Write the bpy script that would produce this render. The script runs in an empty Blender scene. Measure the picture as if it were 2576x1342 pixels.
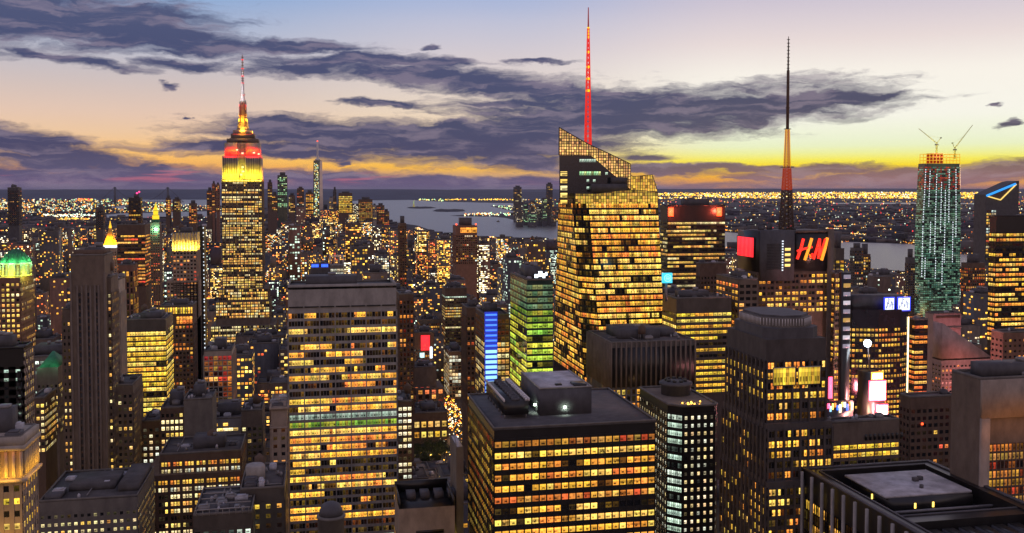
import bpy, math, random
import numpy as np
R = math.radians
sc = bpy.context.scene
COL = sc.collection
# ------------------------------------------------------------------ camera
F = 2418.0; UC = 1288.0; VC = 671.0; SHV = -95.0
YAW = R(11.6); PIT = R(2.3); EYE = np.array([0.0, 0.0, 260.0])
FW = np.array([math.sin(YAW)*math.cos(PIT), math.cos(YAW)*math.cos(PIT), -math.sin(PIT)])
RT = np.array([math.cos(YAW), -math.sin(YAW), 0.0])
UP = np.cross(RT, FW)
cam = bpy.data.objects.new('camera', bpy.data.cameras.new('camera'))
COL.objects.link(cam); sc.camera = cam
cam.location = EYE; cam.rotation_euler = (R(90)-PIT, 0, -YAW)
cam.data.sensor_width = 36; cam.data.lens = F/2576*36
cam.data.shift_y = SHV/2576
cam.data.clip_start = 1; cam.data.clip_end = 200000
def at(u, v, D):          # the place seen at (u, v) that lies D metres down the avenue
    d = FW + RT*(u-UC)/F + UP*(VC+SHV-v)/F
    return EYE + d*(D/d[1])
def gnd(u, v, z=0.0):     # the place seen at (u, v) on level z
    d = FW + RT*(u-UC)/F + UP*(VC+SHV-v)/F
    return EYE + d*((z-EYE[2])/d[2])
def proj(p):
    q = np.array(p)-EYE; w = q@FW
    return UC+F*(q@RT)/w, VC+SHV-F*(q@UP)/w
# ------------------------------------------------------------------ render look
sc.view_settings.view_transform = 'Standard'; sc.view_settings.look = 'None'
sc.view_settings.exposure = 0.10; sc.view_settings.gamma = 1.0
sc.render.engine = 'CYCLES'
sc.cycles.use_denoising = True; sc.cycles.denoiser = 'OPENIMAGEDENOISE'; sc.cycles.denoising_input_passes = 'RGB_ALBEDO_NORMAL'; sc.cycles.denoising_prefilter = 'ACCURATE'
sc.cycles.max_bounces = 4; sc.cycles.diffuse_bounces = 2; sc.cycles.glossy_bounces = 2
sc.cycles.transparent_max_bounces = 6
sc.cycles.sample_clamp_indirect = 3.0
# ------------------------------------------------------------------ world: dusk sky with cloud banks
def s2l(c):
    c = [x/255 for x in c]
    return tuple(x/12.92 if x <= .04045 else ((x+.055)/1.055)**2.4 for x in c) + (1,)
world = bpy.data.worlds.new('World'); sc.world = world; world.use_nodes = True
NT = world.node_tree; NT.nodes.clear()
def nd(t, **kw):
    n = NT.nodes.new(t)
    for k, v in kw.items(): setattr(n, k, v)
    return n
def lk(a, b): NT.links.new(a, b)
def mth(op, *a, clamp=False):
    n = nd('ShaderNodeMath', operation=op, use_clamp=clamp)
    for i, x in enumerate(a):
        if isinstance(x, (int, float)): n.inputs[i].default_value = x
        else: lk(x, n.inputs[i])
    return n.outputs[0]
def mrange(x, a, b, c=0.0, d=1.0, smooth=True):
    n = nd('ShaderNodeMapRange', interpolation_type='SMOOTHSTEP' if smooth else 'LINEAR')
    lk(x, n.inputs[0])
    for i, val in enumerate((a, b, c, d)): n.inputs[i+1].default_value = val
    return n.outputs[0]
def ramp(x, stops, lo, hi):
    n = nd('ShaderNodeValToRGB'); cr = n.color_ramp
    t = mrange(x, lo, hi, smooth=False); lk(t, n.inputs[0])
    while len(cr.elements) < len(stops): cr.elements.new(0.5)
    for e, (p, c) in zip(cr.elements, stops):
        e.position = (p-lo)/(hi-lo); e.color = s2l(c)
    return n.outputs[0]
def mixc(f, a, b, bt='MIX'):
    n = nd('ShaderNodeMix', data_type='RGBA', blend_type=bt)
    if isinstance(f, (int, float)): n.inputs[0].default_value = f
    else: lk(f, n.inputs[0])
    for s, x in ((6, a), (7, b)):
        if isinstance(x, tuple): n.inputs[s].default_value = x
        else: lk(x, n.inputs[s])
    return n.outputs[2]
tc = nd('ShaderNodeTexCoord'); sep = nd('ShaderNodeSeparateXYZ'); lk(tc.outputs['Generated'], sep.inputs[0])
rot = nd('ShaderNodeVectorRotate', rotation_type='Z_AXIS'); lk(tc.outputs['Generated'], rot.inputs['Vector'])
rot.inputs['Angle'].default_value = YAW          # azimuth 0 = south-south-west
sp2 = nd('ShaderNodeSeparateXYZ'); lk(rot.outputs[0], sp2.inputs[0])
A = mth('MULTIPLY', mth('ARCTAN2', sp2.outputs[0], sp2.outputs[1]), 180/math.pi)
E = mth('MULTIPLY', mth('ARCSINE', sp2.outputs[2]), 180/math.pi)
def ev(u, v):             # picture measure -> azimuth, elevation in degrees
    a = math.atan((u-UC)/F); return math.degrees(a), math.degrees(math.atan((479-v)/F*math.cos(a)))
def el(v): return math.degrees(math.atan((479-v)/F))
left = ramp(E, [(-8,(28,34,62)),(el(476),(112,92,130)),(el(455),(160,110,130)),(el(428),(232,164,92)),(el(400),(250,190,98)),(el(350),(234,196,156)),(el(300),(224,194,174)),(el(230),(204,188,184)),(el(130),(176,182,200)),(el(20),(138,166,206)),(25,(124,138,176)),(88,(124,122,146))], -10, 90)
midl = ramp(E, [(-8,(28,34,62)),(el(476),(120,110,132)),(el(452),(176,142,134)),(el(424),(252,190,62)),(el(400),(250,200,92)),(el(330),(238,212,176)),(el(250),(224,208,194)),(el(150),(208,198,202)),(el(60),(186,188,208)),(el(10),(166,178,210)),(25,(144,146,176)),(88,(124,122,146))], -10, 90)
rght = ramp(E, [(-8,(30,34,58)),(el(478),(176,118,112)),(el(462),(244,160,60)),(el(440),(250,186,10)),(el(412),(250,230,30)),(el(398),(238,238,130)),(el(370),(230,238,200)),(el(300),(242,240,228)),(el(200),(242,236,226)),(el(120),(226,212,210)),(el(10),(196,188,204)),(25,(164,154,172)),(88,(124,122,146))], -10, 90)
c1 = mixc(mrange(A, -20, -2), left, midl)
c2 = mixc(mrange(A, -1, 14), c1, rght)
back = ramp(E, [(-8,(60,48,48)),(0,(160,132,140)),(6,(228,186,160)),(16,(204,180,172)),(40,(150,146,176)),(88,(124,122,146))], -10, 90)
sky = mixc(mrange(mth('ABSOLUTE', mth('SUBTRACT', A, 8)), 45, 115), c2, back)
# warped coordinates for the clouds
cmb = nd('ShaderNodeCombineXYZ'); lk(A, cmb.inputs[0]); lk(E, cmb.inputs[1])
def noise(vec, scale, sx, sy, detail=6, rough=.55, off=0):
    m = nd('ShaderNodeMapping'); m.inputs['Scale'].default_value = (sx, sy, 1); m.inputs['Location'].default_value = (off, off*.7, 0)
    lk(vec, m.inputs[0])
    n = nd('ShaderNodeTexNoise', noise_dimensions='2D'); lk(m.outputs[0], n.inputs['Vector'])
    n.inputs['Scale'].default_value = scale; n.inputs['Detail'].default_value = detail; n.inputs['Roughness'].default_value = rough
    return n
w = noise(cmb.outputs[0], .45, .55, 1.6, 5, .6)
ws = nd('ShaderNodeVectorMath', operation='SUBTRACT'); lk(w.outputs['Color'], ws.inputs[0]); ws.inputs[1].default_value = (.5,.5,.5)
wm = nd('ShaderNodeVectorMath', operation='MULTIPLY'); lk(ws.outputs[0], wm.inputs[0]); wm.inputs[1].default_value = (3.4, 1.15, 0)
wa = nd('ShaderNodeVectorMath', operation='ADD'); lk(cmb.outputs[0], wa.inputs[0]); lk(wm.outputs[0], wa.inputs[1])
CL = [(230,62,340,60,3),(40,40,220,60,0),(380,95,260,34,-2),(60,50,130,50,0),(700,118,235,17,0),(560,128,200,15,4),(105,138,70,14,-14),(215,158,140,13,-6),
 (470,166,110,13,0),(760,176,150,16,3),(930,160,270,20,1),(1140,160,90,14,0),(1060,192,300,26,-3),(1250,215,270,26,-4),(960,262,110,10,-2),
 (1560,284,390,62,0),(1820,276,370,56,4),(2060,258,210,26,6),(2180,244,90,9,3),(1380,300,170,70,0),(1330,350,260,70,0),(1600,320,240,30,4),(1180,340,200,40,4),(1000,345,200,36,2),(1150,372,300,42,0),
 (760,325,230,30,0),(880,350,320,40,-3),(600,372,290,16,0),(1120,320,110,14,8),(760,390,200,14,-4),(1290,405,170,26,-3),(1290,262,130,12,0),
 (60,345,200,22,-6),(90,378,240,28,-7),(180,412,300,20,-4),(330,432,280,16,0),(650,448,360,20,0),(1100,458,560,14,0),(100,446,440,22,0),(150,468,600,12,0),(1300,468,700,10,0),
 (1640,402,80,10,0),(1600,430,200,10,-2),(1860,424,290,9,0),(2300,444,420,24,1),(2520,440,260,24,2),(2050,432,240,11,2),(1960,449,160,5,0),(2380,462,320,7,0),(1500,466,300,7,0),
 (2515,318,34,10,6),(2530,276,16,5,0),(440,222,22,6,0),(482,297,12,5,0),(1075,122,30,7,0),(860,412,28,5,4),(1350,155,90,6,0),(-150,80,120,40,0)]
dist = None
for (u, v, ru, rv, ro) in CL:
    a, e = ev(u, v)
    m = nd('ShaderNodeMapping', vector_type='TEXTURE'); lk(wa.outputs[0], m.inputs[0])
    m.inputs['Location'].default_value = (a, e, 0); m.inputs['Rotation'].default_value = (0, 0, R(ro))
    m.inputs['Scale'].default_value = (ru/42.2*math.cos(R(a))**2, max(.1, rv/42.2), 1)
    l = nd('ShaderNodeVectorMath', operation='LENGTH'); lk(m.outputs[0], l.inputs[0])
    if dist is None: dist = l.outputs['Value']
    else:
        dist = mth('SMOOTH_MIN', dist, l.outputs['Value'], .22)
# far from the view the sky holds broken cloud of the same kind
big = noise(cmb.outputs[0], .05, 1, 2.2, 4, .6, 7)
away = mth('ADD', mrange(mth('ABSOLUTE', A), 30, 40), mrange(E, 13, 20), clamp=True)
dist2 = mth('SUBTRACT', 3.3, mth('MULTIPLY', big.outputs[0], 3.4))
n = nd('ShaderNodeMix', data_type='FLOAT'); lk(away, n.inputs[0]); lk(dist, n.inputs[2]); lk(dist2, n.inputs[3]); dist = n.outputs[0]
f1 = noise(wa.outputs[0], .9, .24, 1.5, 8, .6, 3)
f2 = noise(wa.outputs[0], 2.4, .30, 1.5, 7, .6, 11)
dn = mth('ADD', dist, mth('MULTIPLY', mth('SUBTRACT', f1.outputs[0], .5), 1.4))
dn = mth('ADD', dn, mth('MULTIPLY', mth('SUBTRACT', f2.outputs[0], .5), .7))
mask = mrange(dn, 1.42, .98)
core = mrange(dn, 1.15, .55)
# cloud colours: indigo bodies, mauve thin edges, warmer towards the sunset side and the horizon
bodyL = ramp(E, [(-2,(92,74,108)),(el(460),(98,84,118)),(el(430),(72,76,112)),(el(380),(48,58,100)),(el(300),(50,60,98)),(el(150),(60,68,106)),(el(40),(74,80,114)),(40,(120,116,150))], -10, 90)
bodyR = ramp(E, [(-2,(140,98,106)),(el(460),(150,112,116)),(el(430),(124,98,100)),(el(330),(72,68,92)),(el(260),(56,58,90)),(el(150),(100,90,120)),(40,(130,124,150))], -10, 90)
body = mixc(mrange(A, 0, 16), bodyL, bodyR)
f3 = noise(wa.outputs[0], 1.3, .17, 1.4, 6, .58, 23)
body = mixc(mrange(f3.outputs[0], .44, .68, 0, .5), body, mixc(.5, body, s2l((190,168,180))))
edge = mixc(.5, body, sky)
cloud = mixc(core, edge, body)
skyc = mixc(mth('MULTIPLY', mask, .96), sky, cloud)
# ember streaks low in the south
pk = noise(cmb.outputs[0], 1.1, .16, 2.6, 4, .5, 31)
pm = mth('MULTIPLY', mrange(pk.outputs[0], .60, .74), mth('MULTIPLY', mrange(E, .25, .6), mrange(E, 1.5, 1.0)))
pm = mth('MULTIPLY', pm, mrange(A, 8, -4))
skyc = mixc(mth('MULTIPLY', pm, .75), skyc, s2l((186,104,122)))
nish = nd('ShaderNodeTexSky', sky_type='NISHITA', sun_disc=False, sun_elevation=R(-2.5), sun_rotation=R(11.6+22))
nm = nd('ShaderNodeVectorMath', operation='SCALE'); lk(nish.outputs[0], nm.inputs[0]); nm.inputs['Scale'].default_value = .012
skyf = nd('ShaderNodeVectorMath', operation='ADD'); lk(skyc, skyf.inputs[0]); lk(nm.outputs[0], skyf.inputs[1])
bg = nd('ShaderNodeBackground'); lk(skyf.outputs[0], bg.inputs[0]); bg.inputs[1].default_value = 1.0
out = nd('ShaderNodeOutputWorld'); lk(bg.outputs[0], out.inputs[0])
world.cycles.sampling_method = 'MANUAL'; world.cycles.sample_map_resolution = 512
# ------------------------------------------------------------------ the last of the sun, low in the west
sun = bpy.data.objects.new('sun', bpy.data.lights.new('sun', 'SUN')); COL.objects.link(sun)
sun.data.energy = .22; sun.data.angle = R(14); sun.data.color = (1, .62, .42)
sun.rotation_euler = (R(90-3), 0, R(180-11.6-34))
# ------------------------------------------------------------------ materials
MATS = {}
def newmat(name):
    m = bpy.data.materials.new(name); m.use_nodes = True; MATS[name] = m
    return m, m.node_tree, m.node_tree.nodes['Principled BSDF']
def wallmat(name, rgb, rough=.8, var=.25, scale=.25, metal=0.0, streak=.5, spec=.3):
    m, t, p = newmat(name); N, L = t.nodes, t.links
    tc = N.new('ShaderNodeTexCoord'); mp = N.new('ShaderNodeMapping'); mp.inputs['Scale'].default_value = (1, 1, streak)
    L.new(tc.outputs['Object'], mp.inputs[0])
    n1 = N.new('ShaderNodeTexNoise'); n1.inputs['Scale'].default_value = scale; n1.inputs['Detail'].default_value = 5; n1.inputs['Roughness'].default_value = .65
    L.new(mp.outputs[0], n1.inputs['Vector'])
    mr = N.new('ShaderNodeMapRange'); L.new(n1.outputs[0], mr.inputs[0])
    mr.inputs[1].default_value = .3; mr.inputs[2].default_value = .7; mr.inputs[3].default_value = 1-var; mr.inputs[4].default_value = 1+var
    sc_ = N.new('ShaderNodeVectorMath'); sc_.operation = 'SCALE'; sc_.inputs[0].default_value = rgb; L.new(mr.outputs[0], sc_.inputs['Scale'])
    L.new(sc_.outputs[0], p.inputs['Base Color']); p.inputs['Roughness'].default_value = rough; p.inputs['Metallic'].default_value = metal
    p.inputs['Specular IOR Level'].default_value = spec
    return m
wallmat('limestone', (.30,.24,.20)); wallmat('concrete', (.30,.285,.28)); wallmat('palestone', (.36,.31,.27))
wallmat('brick', (.21,.115,.085)); wallmat('brown', (.12,.082,.064)); wallmat('umber', (.155,.122,.102)); wallmat('greystone', (.15,.138,.132))
wallmat('blacksteel', (.018,.017,.018), .35, .3, .2, 0, .4, .5); wallmat('darkglass', (.02,.022,.028), .12, .2, .1, 0, 1, .8)
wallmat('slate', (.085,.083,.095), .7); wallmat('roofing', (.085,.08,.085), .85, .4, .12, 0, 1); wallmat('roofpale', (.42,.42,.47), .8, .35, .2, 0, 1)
wallmat('copper', (.045,.20,.115), .7, .35, .4); wallmat('gilt', (.75,.42,.08), .4, .2, .3); wallmat('whitepaint', (.62,.60,.62), .6, .1)
wallmat('steel', (.22,.21,.22), .5, .2, .3, .3); wallmat('pinkstone', (.36,.26,.24), .7); wallmat('redpaint', (.45,.05,.04), .6); wallmat('cranepaint', (.55,.5,.12), .6)
wallmat('earth', (.035,.032,.042), .95, .5, .004, 0, 1); wallmat('asphalt', (.04,.04,.042), .9); wallmat('hills', (.05,.06,.10), .95, .3, .0008, 0, 1)  # hills: haze blue put into the base colour
wallmat('mirrorglass', (.62,.60,.64), .3, .1, .05, 1.0, 1); wallmat('darkstone', (.075,.066,.066)); wallmat('leaf', (.035,.05,.018), .8, .5, .6); wallmat('bark', (.05,.035,.025), .9); wallmat('spandrel', (.075,.065,.06), .4, .3, .2, 0, .5, .5)
wallmat('greenglass', (.03,.055,.05), .15, .25, .12, 0, 1, .8)
def emat(name, rgb, s, sampling='NONE'):
    m, t, p = newmat(name); p.inputs['Base Color'].default_value = (.05,.05,.05,1)
    p.inputs['Emission Color'].default_value = s2l(rgb); p.inputs['Emission Strength'].default_value = s
    m.cycles.emission_sampling = sampling
    return m
# lit rooms: colour per window from the 'col' attribute, room contents from the pane's own uv
m, t, p = newmat('window_glass'); N, L = t.nodes, t.links; m.cycles.emission_sampling = 'NONE'
at_ = N.new('ShaderNodeAttribute'); at_.attribute_name = 'col'
uv = N.new('ShaderNodeUVMap'); uv.uv_map = 'UVMap'
fr = N.new('ShaderNodeVectorMath'); fr.operation = 'FRACTION'; L.new(uv.outputs[0], fr.inputs[0])
sx = N.new('ShaderNodeSeparateXYZ'); L.new(fr.outputs[0], sx.inputs[0])
def M2(op, a, b, clamp=False):
    n = N.new('ShaderNodeMath'); n.operation = op; n.use_clamp = clamp
    for i, x in enumerate((a, b)):
        if isinstance(x, (int, float)): n.inputs[i].default_value = x
        else: L.new(x, n.inputs[i])
    return n.outputs[0]
def NZ(sx_, sy_, off):
    mp = N.new('ShaderNodeMapping'); mp.inputs['Scale'].default_value = (sx_, sy_, 1); mp.inputs['Location'].default_value = (off, off, 0); L.new(uv.outputs[0], mp.inputs[0])
    n = N.new('ShaderNodeTexNoise'); n.noise_dimensions = '2D'; n.inputs['Scale'].default_value = 1; n.inputs['Detail'].default_value = 1.5; L.new(mp.outputs[0], n.inputs['Vector']); return n.outputs[0]
fl_ = N.new('ShaderNodeVectorMath'); fl_.operation = 'FLOOR'; L.new(uv.outputs[0], fl_.inputs[0])
wn = N.new('ShaderNodeTexWhiteNoise'); wn.noise_dimensions = '2D'; L.new(fl_.outputs[0], wn.inputs['Vector'])
vs = N.new('ShaderNodeSeparateColor'); L.new(wn.outputs['Color'], vs.inputs[0]); r1, r2, r3 = vs.outputs[0], vs.outputs[1], vs.outputs[2]
fx, fy = sx.outputs[0], sx.outputs[1]
band = lambda x, a, b: M2('MULTIPLY', M2('GREATER_THAN', x, a), M2('LESS_THAN', x, b))
k = M2('ADD', .62, M2('MULTIPLY', r1, .5))
k = M2('ADD', k, M2('MULTIPLY', M2('SUBTRACT', NZ(3.7, 1.1, 3.3), .5), 1.1))                   # uneven room light
k = M2('ADD', k, M2('MULTIPLY', band(fy, .72, .9), .5))                                       # ceiling lamps seen from above
xa = M2('MULTIPLY', r2, .45)
desk = M2('MULTIPLY', band(fy, .16, .46), M2('MULTIPLY', M2('GREATER_THAN', fx, xa), M2('LESS_THAN', fx, M2('ADD', xa, M2('ADD', .25, M2('MULTIPLY', r3, .4))))))
k = M2('SUBTRACT', k, M2('MULTIPLY', desk, .62))                                              # furniture and people against the light
blind = M2('MULTIPLY', M2('LESS_THAN', r3, .22), M2('GREATER_THAN', fy, M2('MULTIPLY', r1, .9)))
k = M2('SUBTRACT', k, M2('MULTIPLY', blind, .42)); k = M2('MAXIMUM', k, .05)
hs = N.new('ShaderNodeHueSaturation'); L.new(at_.outputs['Color'], hs.inputs['Color']); L.new(k, hs.inputs['Value'])
L.new(M2('ADD', .475, M2('MULTIPLY', vs.outputs[1], .04)), hs.inputs['Hue']); hs.inputs['Saturation'].default_value = .97
L.new(hs.outputs[0], p.inputs['Emission Color']); p.inputs['Emission Strength'].default_value = 1.0
p.inputs['Base Color'].default_value = (.012,.013,.016,1); p.inputs['Roughness'].default_value = .12; p.inputs['Specular IOR Level'].default_value = .5
m, t, p = newmat('light_points'); at_ = t.nodes.new('ShaderNodeAttribute'); at_.attribute_name = 'col'; m.cycles.emission_sampling = 'NONE'
t.links.new(at_.outputs['Color'], p.inputs['Emission Color']); p.inputs['Emission Strength'].default_value = 1.0; p.inputs['Base Color'].default_value = (.02,.02,.02,1)
m, t, p = newmat('city_wall'); at_ = t.nodes.new('ShaderNodeAttribute'); at_.attribute_name = 'col'
t.links.new(at_.outputs['Color'], p.inputs['Base Color']); p.inputs['Roughness'].default_value = .85
m, t, p = newmat('water'); N, L = t.nodes, t.links
p.inputs['Base Color'].default_value = (.09,.09,.10,1); p.inputs['Roughness'].default_value = .28; p.inputs['Specular IOR Level'].default_value = 1.0; p.inputs['IOR'].default_value = 1.9
tc = N.new('ShaderNodeTexCoord'); mp = N.new('ShaderNodeMapping'); L.new(tc.outputs['Object'], mp.inputs[0]); mp.inputs['Scale'].default_value = (.004, .012, 1)
n1 = N.new('ShaderNodeTexNoise'); n1.inputs['Detail'].default_value = 8; n1.inputs['Roughness'].default_value = .7; L.new(mp.outputs[0], n1.inputs['Vector'])
bp = N.new('ShaderNodeBump'); bp.inputs['Strength'].default_value = .7; bp.inputs['Distance'].default_value = 7; L.new(n1.outputs[0], bp.inputs['Height']); L.new(bp.outputs[0], p.inputs['Normal'])
# ------------------------------------------------------------------ mesh helpers
def link(o, parent=None):
    COL.objects.link(o)
    if parent is not None: o.parent = parent
    return o
def mk(name, verts, faces, mat, parent=None, cols=None, uvs=None, smooth=False, loc=None):
    """verts (V,3); faces (F,4) or list of tuples; cols (F,3) per face; uvs (F,4,2)"""
    me = bpy.data.meshes.new(name)
    V = np.asarray(verts, dtype=np.float32)
    if isinstance(faces, np.ndarray):
        nf, k = faces.shape
        me.vertices.add(len(V)); me.vertices.foreach_set('co', V.ravel())
        me.loops.add(nf*k); me.loops.foreach_set('vertex_index', faces.astype(np.int32).ravel())
        me.polygons.add(nf); me.polygons.foreach_set('loop_start', np.arange(0, nf*k, k, dtype=np.int32))
        me.update(calc_edges=True)
    else:
        me.from_pydata([tuple(map(float, v)) for v in V], [], [tuple(int(i) for i in f) for f in faces])
    if cols is not None:
        a = me.attributes.new('col', 'FLOAT_COLOR', 'FACE')
        c = np.ones((len(me.polygons), 4), np.float32); c[:, :3] = cols; a.data.foreach_set('color', c.ravel())
    if uvs is not None:
        u = me.uv_layers.new(name='UVMap'); u.data.foreach_set('uv', np.asarray(uvs, np.float32).ravel())
    if smooth: me.shade_smooth()
    me.materials.append(MATS[mat] if isinstance(mat, str) else mat)
    o = bpy.data.objects.new(name, me)
    if loc is not None: o.location = loc
    return link(o, parent)
BOXF = np.array([[0,3,2,1],[4,5,6,7],[0,1,5,4],[1,2,6,5],[2,3,7,6],[3,0,4,7]])
class MB:
    def __init__(s): s.v = []; s.f = []; s.n = 0; s.c = []
    def add(s, v, f, c=None):
        v = np.asarray(v, float); f = np.asarray(f)
        s.v.append(v); s.f.append(f+s.n); s.n += len(v)
        if c is not None: s.c.append(np.tile(c, (len(f), 1)))
        return s
    def box(s, x0, x1, y0, y1, z0, z1, c=None):
        return s.add([(x0,y0,z0),(x1,y0,z0),(x1,y1,z0),(x0,y1,z0),(x0,y0,z1),(x1,y0,z1),(x1,y1,z1),(x0,y1,z1)], BOXF, c)
    def frust(s, x0, x1, y0, y1, z0, X0, X1, Y0, Y1, z1, c=None):
        return s.add([(x0,y0,z0),(x1,y0,z0),(x1,y1,z0),(x0,y1,z0),(X0,Y0,z1),(X1,Y0,z1),(X1,Y1,z1),(X0,Y1,z1)], BOXF, c)
    def lathe(s, cx, cy, prof, n=12, ang=0):     # prof: list (r, z), closed top and bottom by quads to tiny radius
        prof = [(max(r, .01), z) for r, z in prof]
        th = np.arange(n)*2*math.pi/n+ang
        v = np.concatenate([np.stack([cx+r*np.cos(th), cy+r*np.sin(th), np.full(n, z)], 1) for r, z in [(0.01, prof[0][1])]+prof+[(0.01, prof[-1][1])]])
        f = [[i*n+j, i*n+(j+1) % n, (i+1)*n+(j+1) % n, (i+1)*n+j] for i in range(len(prof)+1) for j in range(n)]
        return s.add(v, f)
    def bar(s, p, q, w, w2=None):
        p, q = np.array(p, float), np.array(q, float); d = q-p; d /= np.linalg.norm(d)
        a = np.cross(d, (0,0,1) if abs(d[2]) < .9 else (1,0,0)); a /= np.linalg.norm(a); b = np.cross(d, a); w2 = w if w2 is None else w2
        v = [P+k*(i*a+j*b)/2 for P, k in ((p, w), (q, w2)) for i, j in ((-1,-1),(1,-1),(1,1),(-1,1))]
        return s.add(v, BOXF)
    def prism(s, pts, z0, z1):                   # any polygon, counter-clockwise, as quads (fan needs convex)
        n = len(pts); c = np.mean(pts, axis=0)
        z1 = [z1]*n if np.isscalar(z1) else z1
        v = [(x, y, z0) for x, y in pts]+[(x, y, z) for (x, y), z in zip(pts, z1)]+[(c[0], c[1], float(np.mean(z1)))]
        f = [[i, (i+1) % n, n+(i+1) % n, n+i] for i in range(n)]
        f += [[n+i, n+(i+1) % n, 2*n, 2*n] for i in range(n)]
        return s.add(v, f)
    def slices(s, pts, z0, z1, n):
        for k in range(n):
            a = z0+(z1-z0)*k/n; b = z0+(z1-z0)*(k+1)/n; m_ = len(pts)
            s.add([(x, y, a) for x, y in pts]+[(x, y, b) for x, y in pts], [[i, (i+1) % m_, m_+(i+1) % m_, m_+i] for i in range(m_)])
        return s.prism([(x, y) for x, y in pts], z1-.01, z1)
    def build(s, name, mat, parent=None, smooth=False, loc=None):
        V = np.concatenate(s.v); Fq = np.concatenate(s.f)
        cols = np.concatenate(s.c) if s.c else None
        tri = Fq[:, 2] == Fq[:, 3]
        if tri.any():
            o = mk(name, V, [tuple(f[:3]) if t_ else tuple(f) for f, t_ in zip(Fq, tri)], mat, parent, cols, None, smooth, loc)
        else: o = mk(name, V, Fq, mat, parent, cols, None, smooth, loc)
        return o
USED_LABELS = {}
def tag(o, label, cat, group=None, kind=None):
    o['label'] = label; o['category'] = cat
    if group: o['group'] = group
    if kind: o['kind'] = kind
    return o
def empty(name, label, cat, loc, rz=0, group=None):
    o = bpy.data.objects.new(name, None); o.location = loc; o.rotation_euler = (0, 0, rz); link(o)
    return tag(o, label, cat, group)
PAL = {'warm': [(255,190,48),(255,176,36),(248,152,34),(255,208,84),(255,198,60)], 'orange': [(250,140,34),(240,112,26),(255,176,50),(255,190,80)],
 'yellow': [(255,208,44),(242,196,40),(255,220,90),(250,184,36)], 'green': [(170,240,170),(200,255,190),(225,240,150)], 'white': [(255,238,190),(240,242,216),(255,222,150)],
 'pale': [(255,216,112),(255,204,84),(250,230,160),(255,190,74)], 'cool': [(206,236,210),(224,244,222),(190,220,200)], 'lime': [(190,224,60),(232,226,60),(150,206,64)],
 'teal': [(140,196,160),(176,214,186),(100,160,136)], 'mix': [(255,190,60),(255,176,44),(255,230,180),(250,140,50),(255,208,90),(220,240,230)], 'red': [(255,112,54),(255,148,60),(250,184,70)]}
PAL = {k_: np.array([s2l(c)[:3] for c in v_]) for k_, v_ in PAL.items()}
def lit_grid(nf, nb, st, rng):
    """colours (nf, nb, 3) of a wall of rooms: floors differ, neighbours agree"""
    p = st.get('lit', .5); run = st.get('run', .5); bri = st.get('bri', 1.15)*1.2; pal = PAL[st.get('pal', 'warm')]
    out = np.zeros((nf, nb, 3))
    for j in range(nf):
        pf = min(1, max(0, p+rng.normal(0, st.get('fvar', .22))))
        if rng.random() < st.get('darkfloor', .05): pf = .04
        hue = pal[rng.integers(len(pal))]; fb = rng.uniform(.75, 1.2)
        on = rng.random() < pf; cur = hue
        for i in range(nb):
            if rng.random() > run:
                on = rng.random() < pf; cur = hue if rng.random() < .6 else pal[rng.integers(len(pal))]
            out[j, i] = cur*fb*rng.uniform(.55, 1.35)*bri if on else cur*(rng.random()**3)*st.get('dim', .10)
    for (f0, f1, pl, b) in st.get('rows', []):      # special floors counted from the top
        for j in range(f0, f1):
            if nf-1-j >= 0:
                out[nf-1-j] = PAL[pl][rng.integers(len(PAL[pl]), size=nb)]*rng.uniform(.6, 1.15, (nb, 1))*b
    return out
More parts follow.
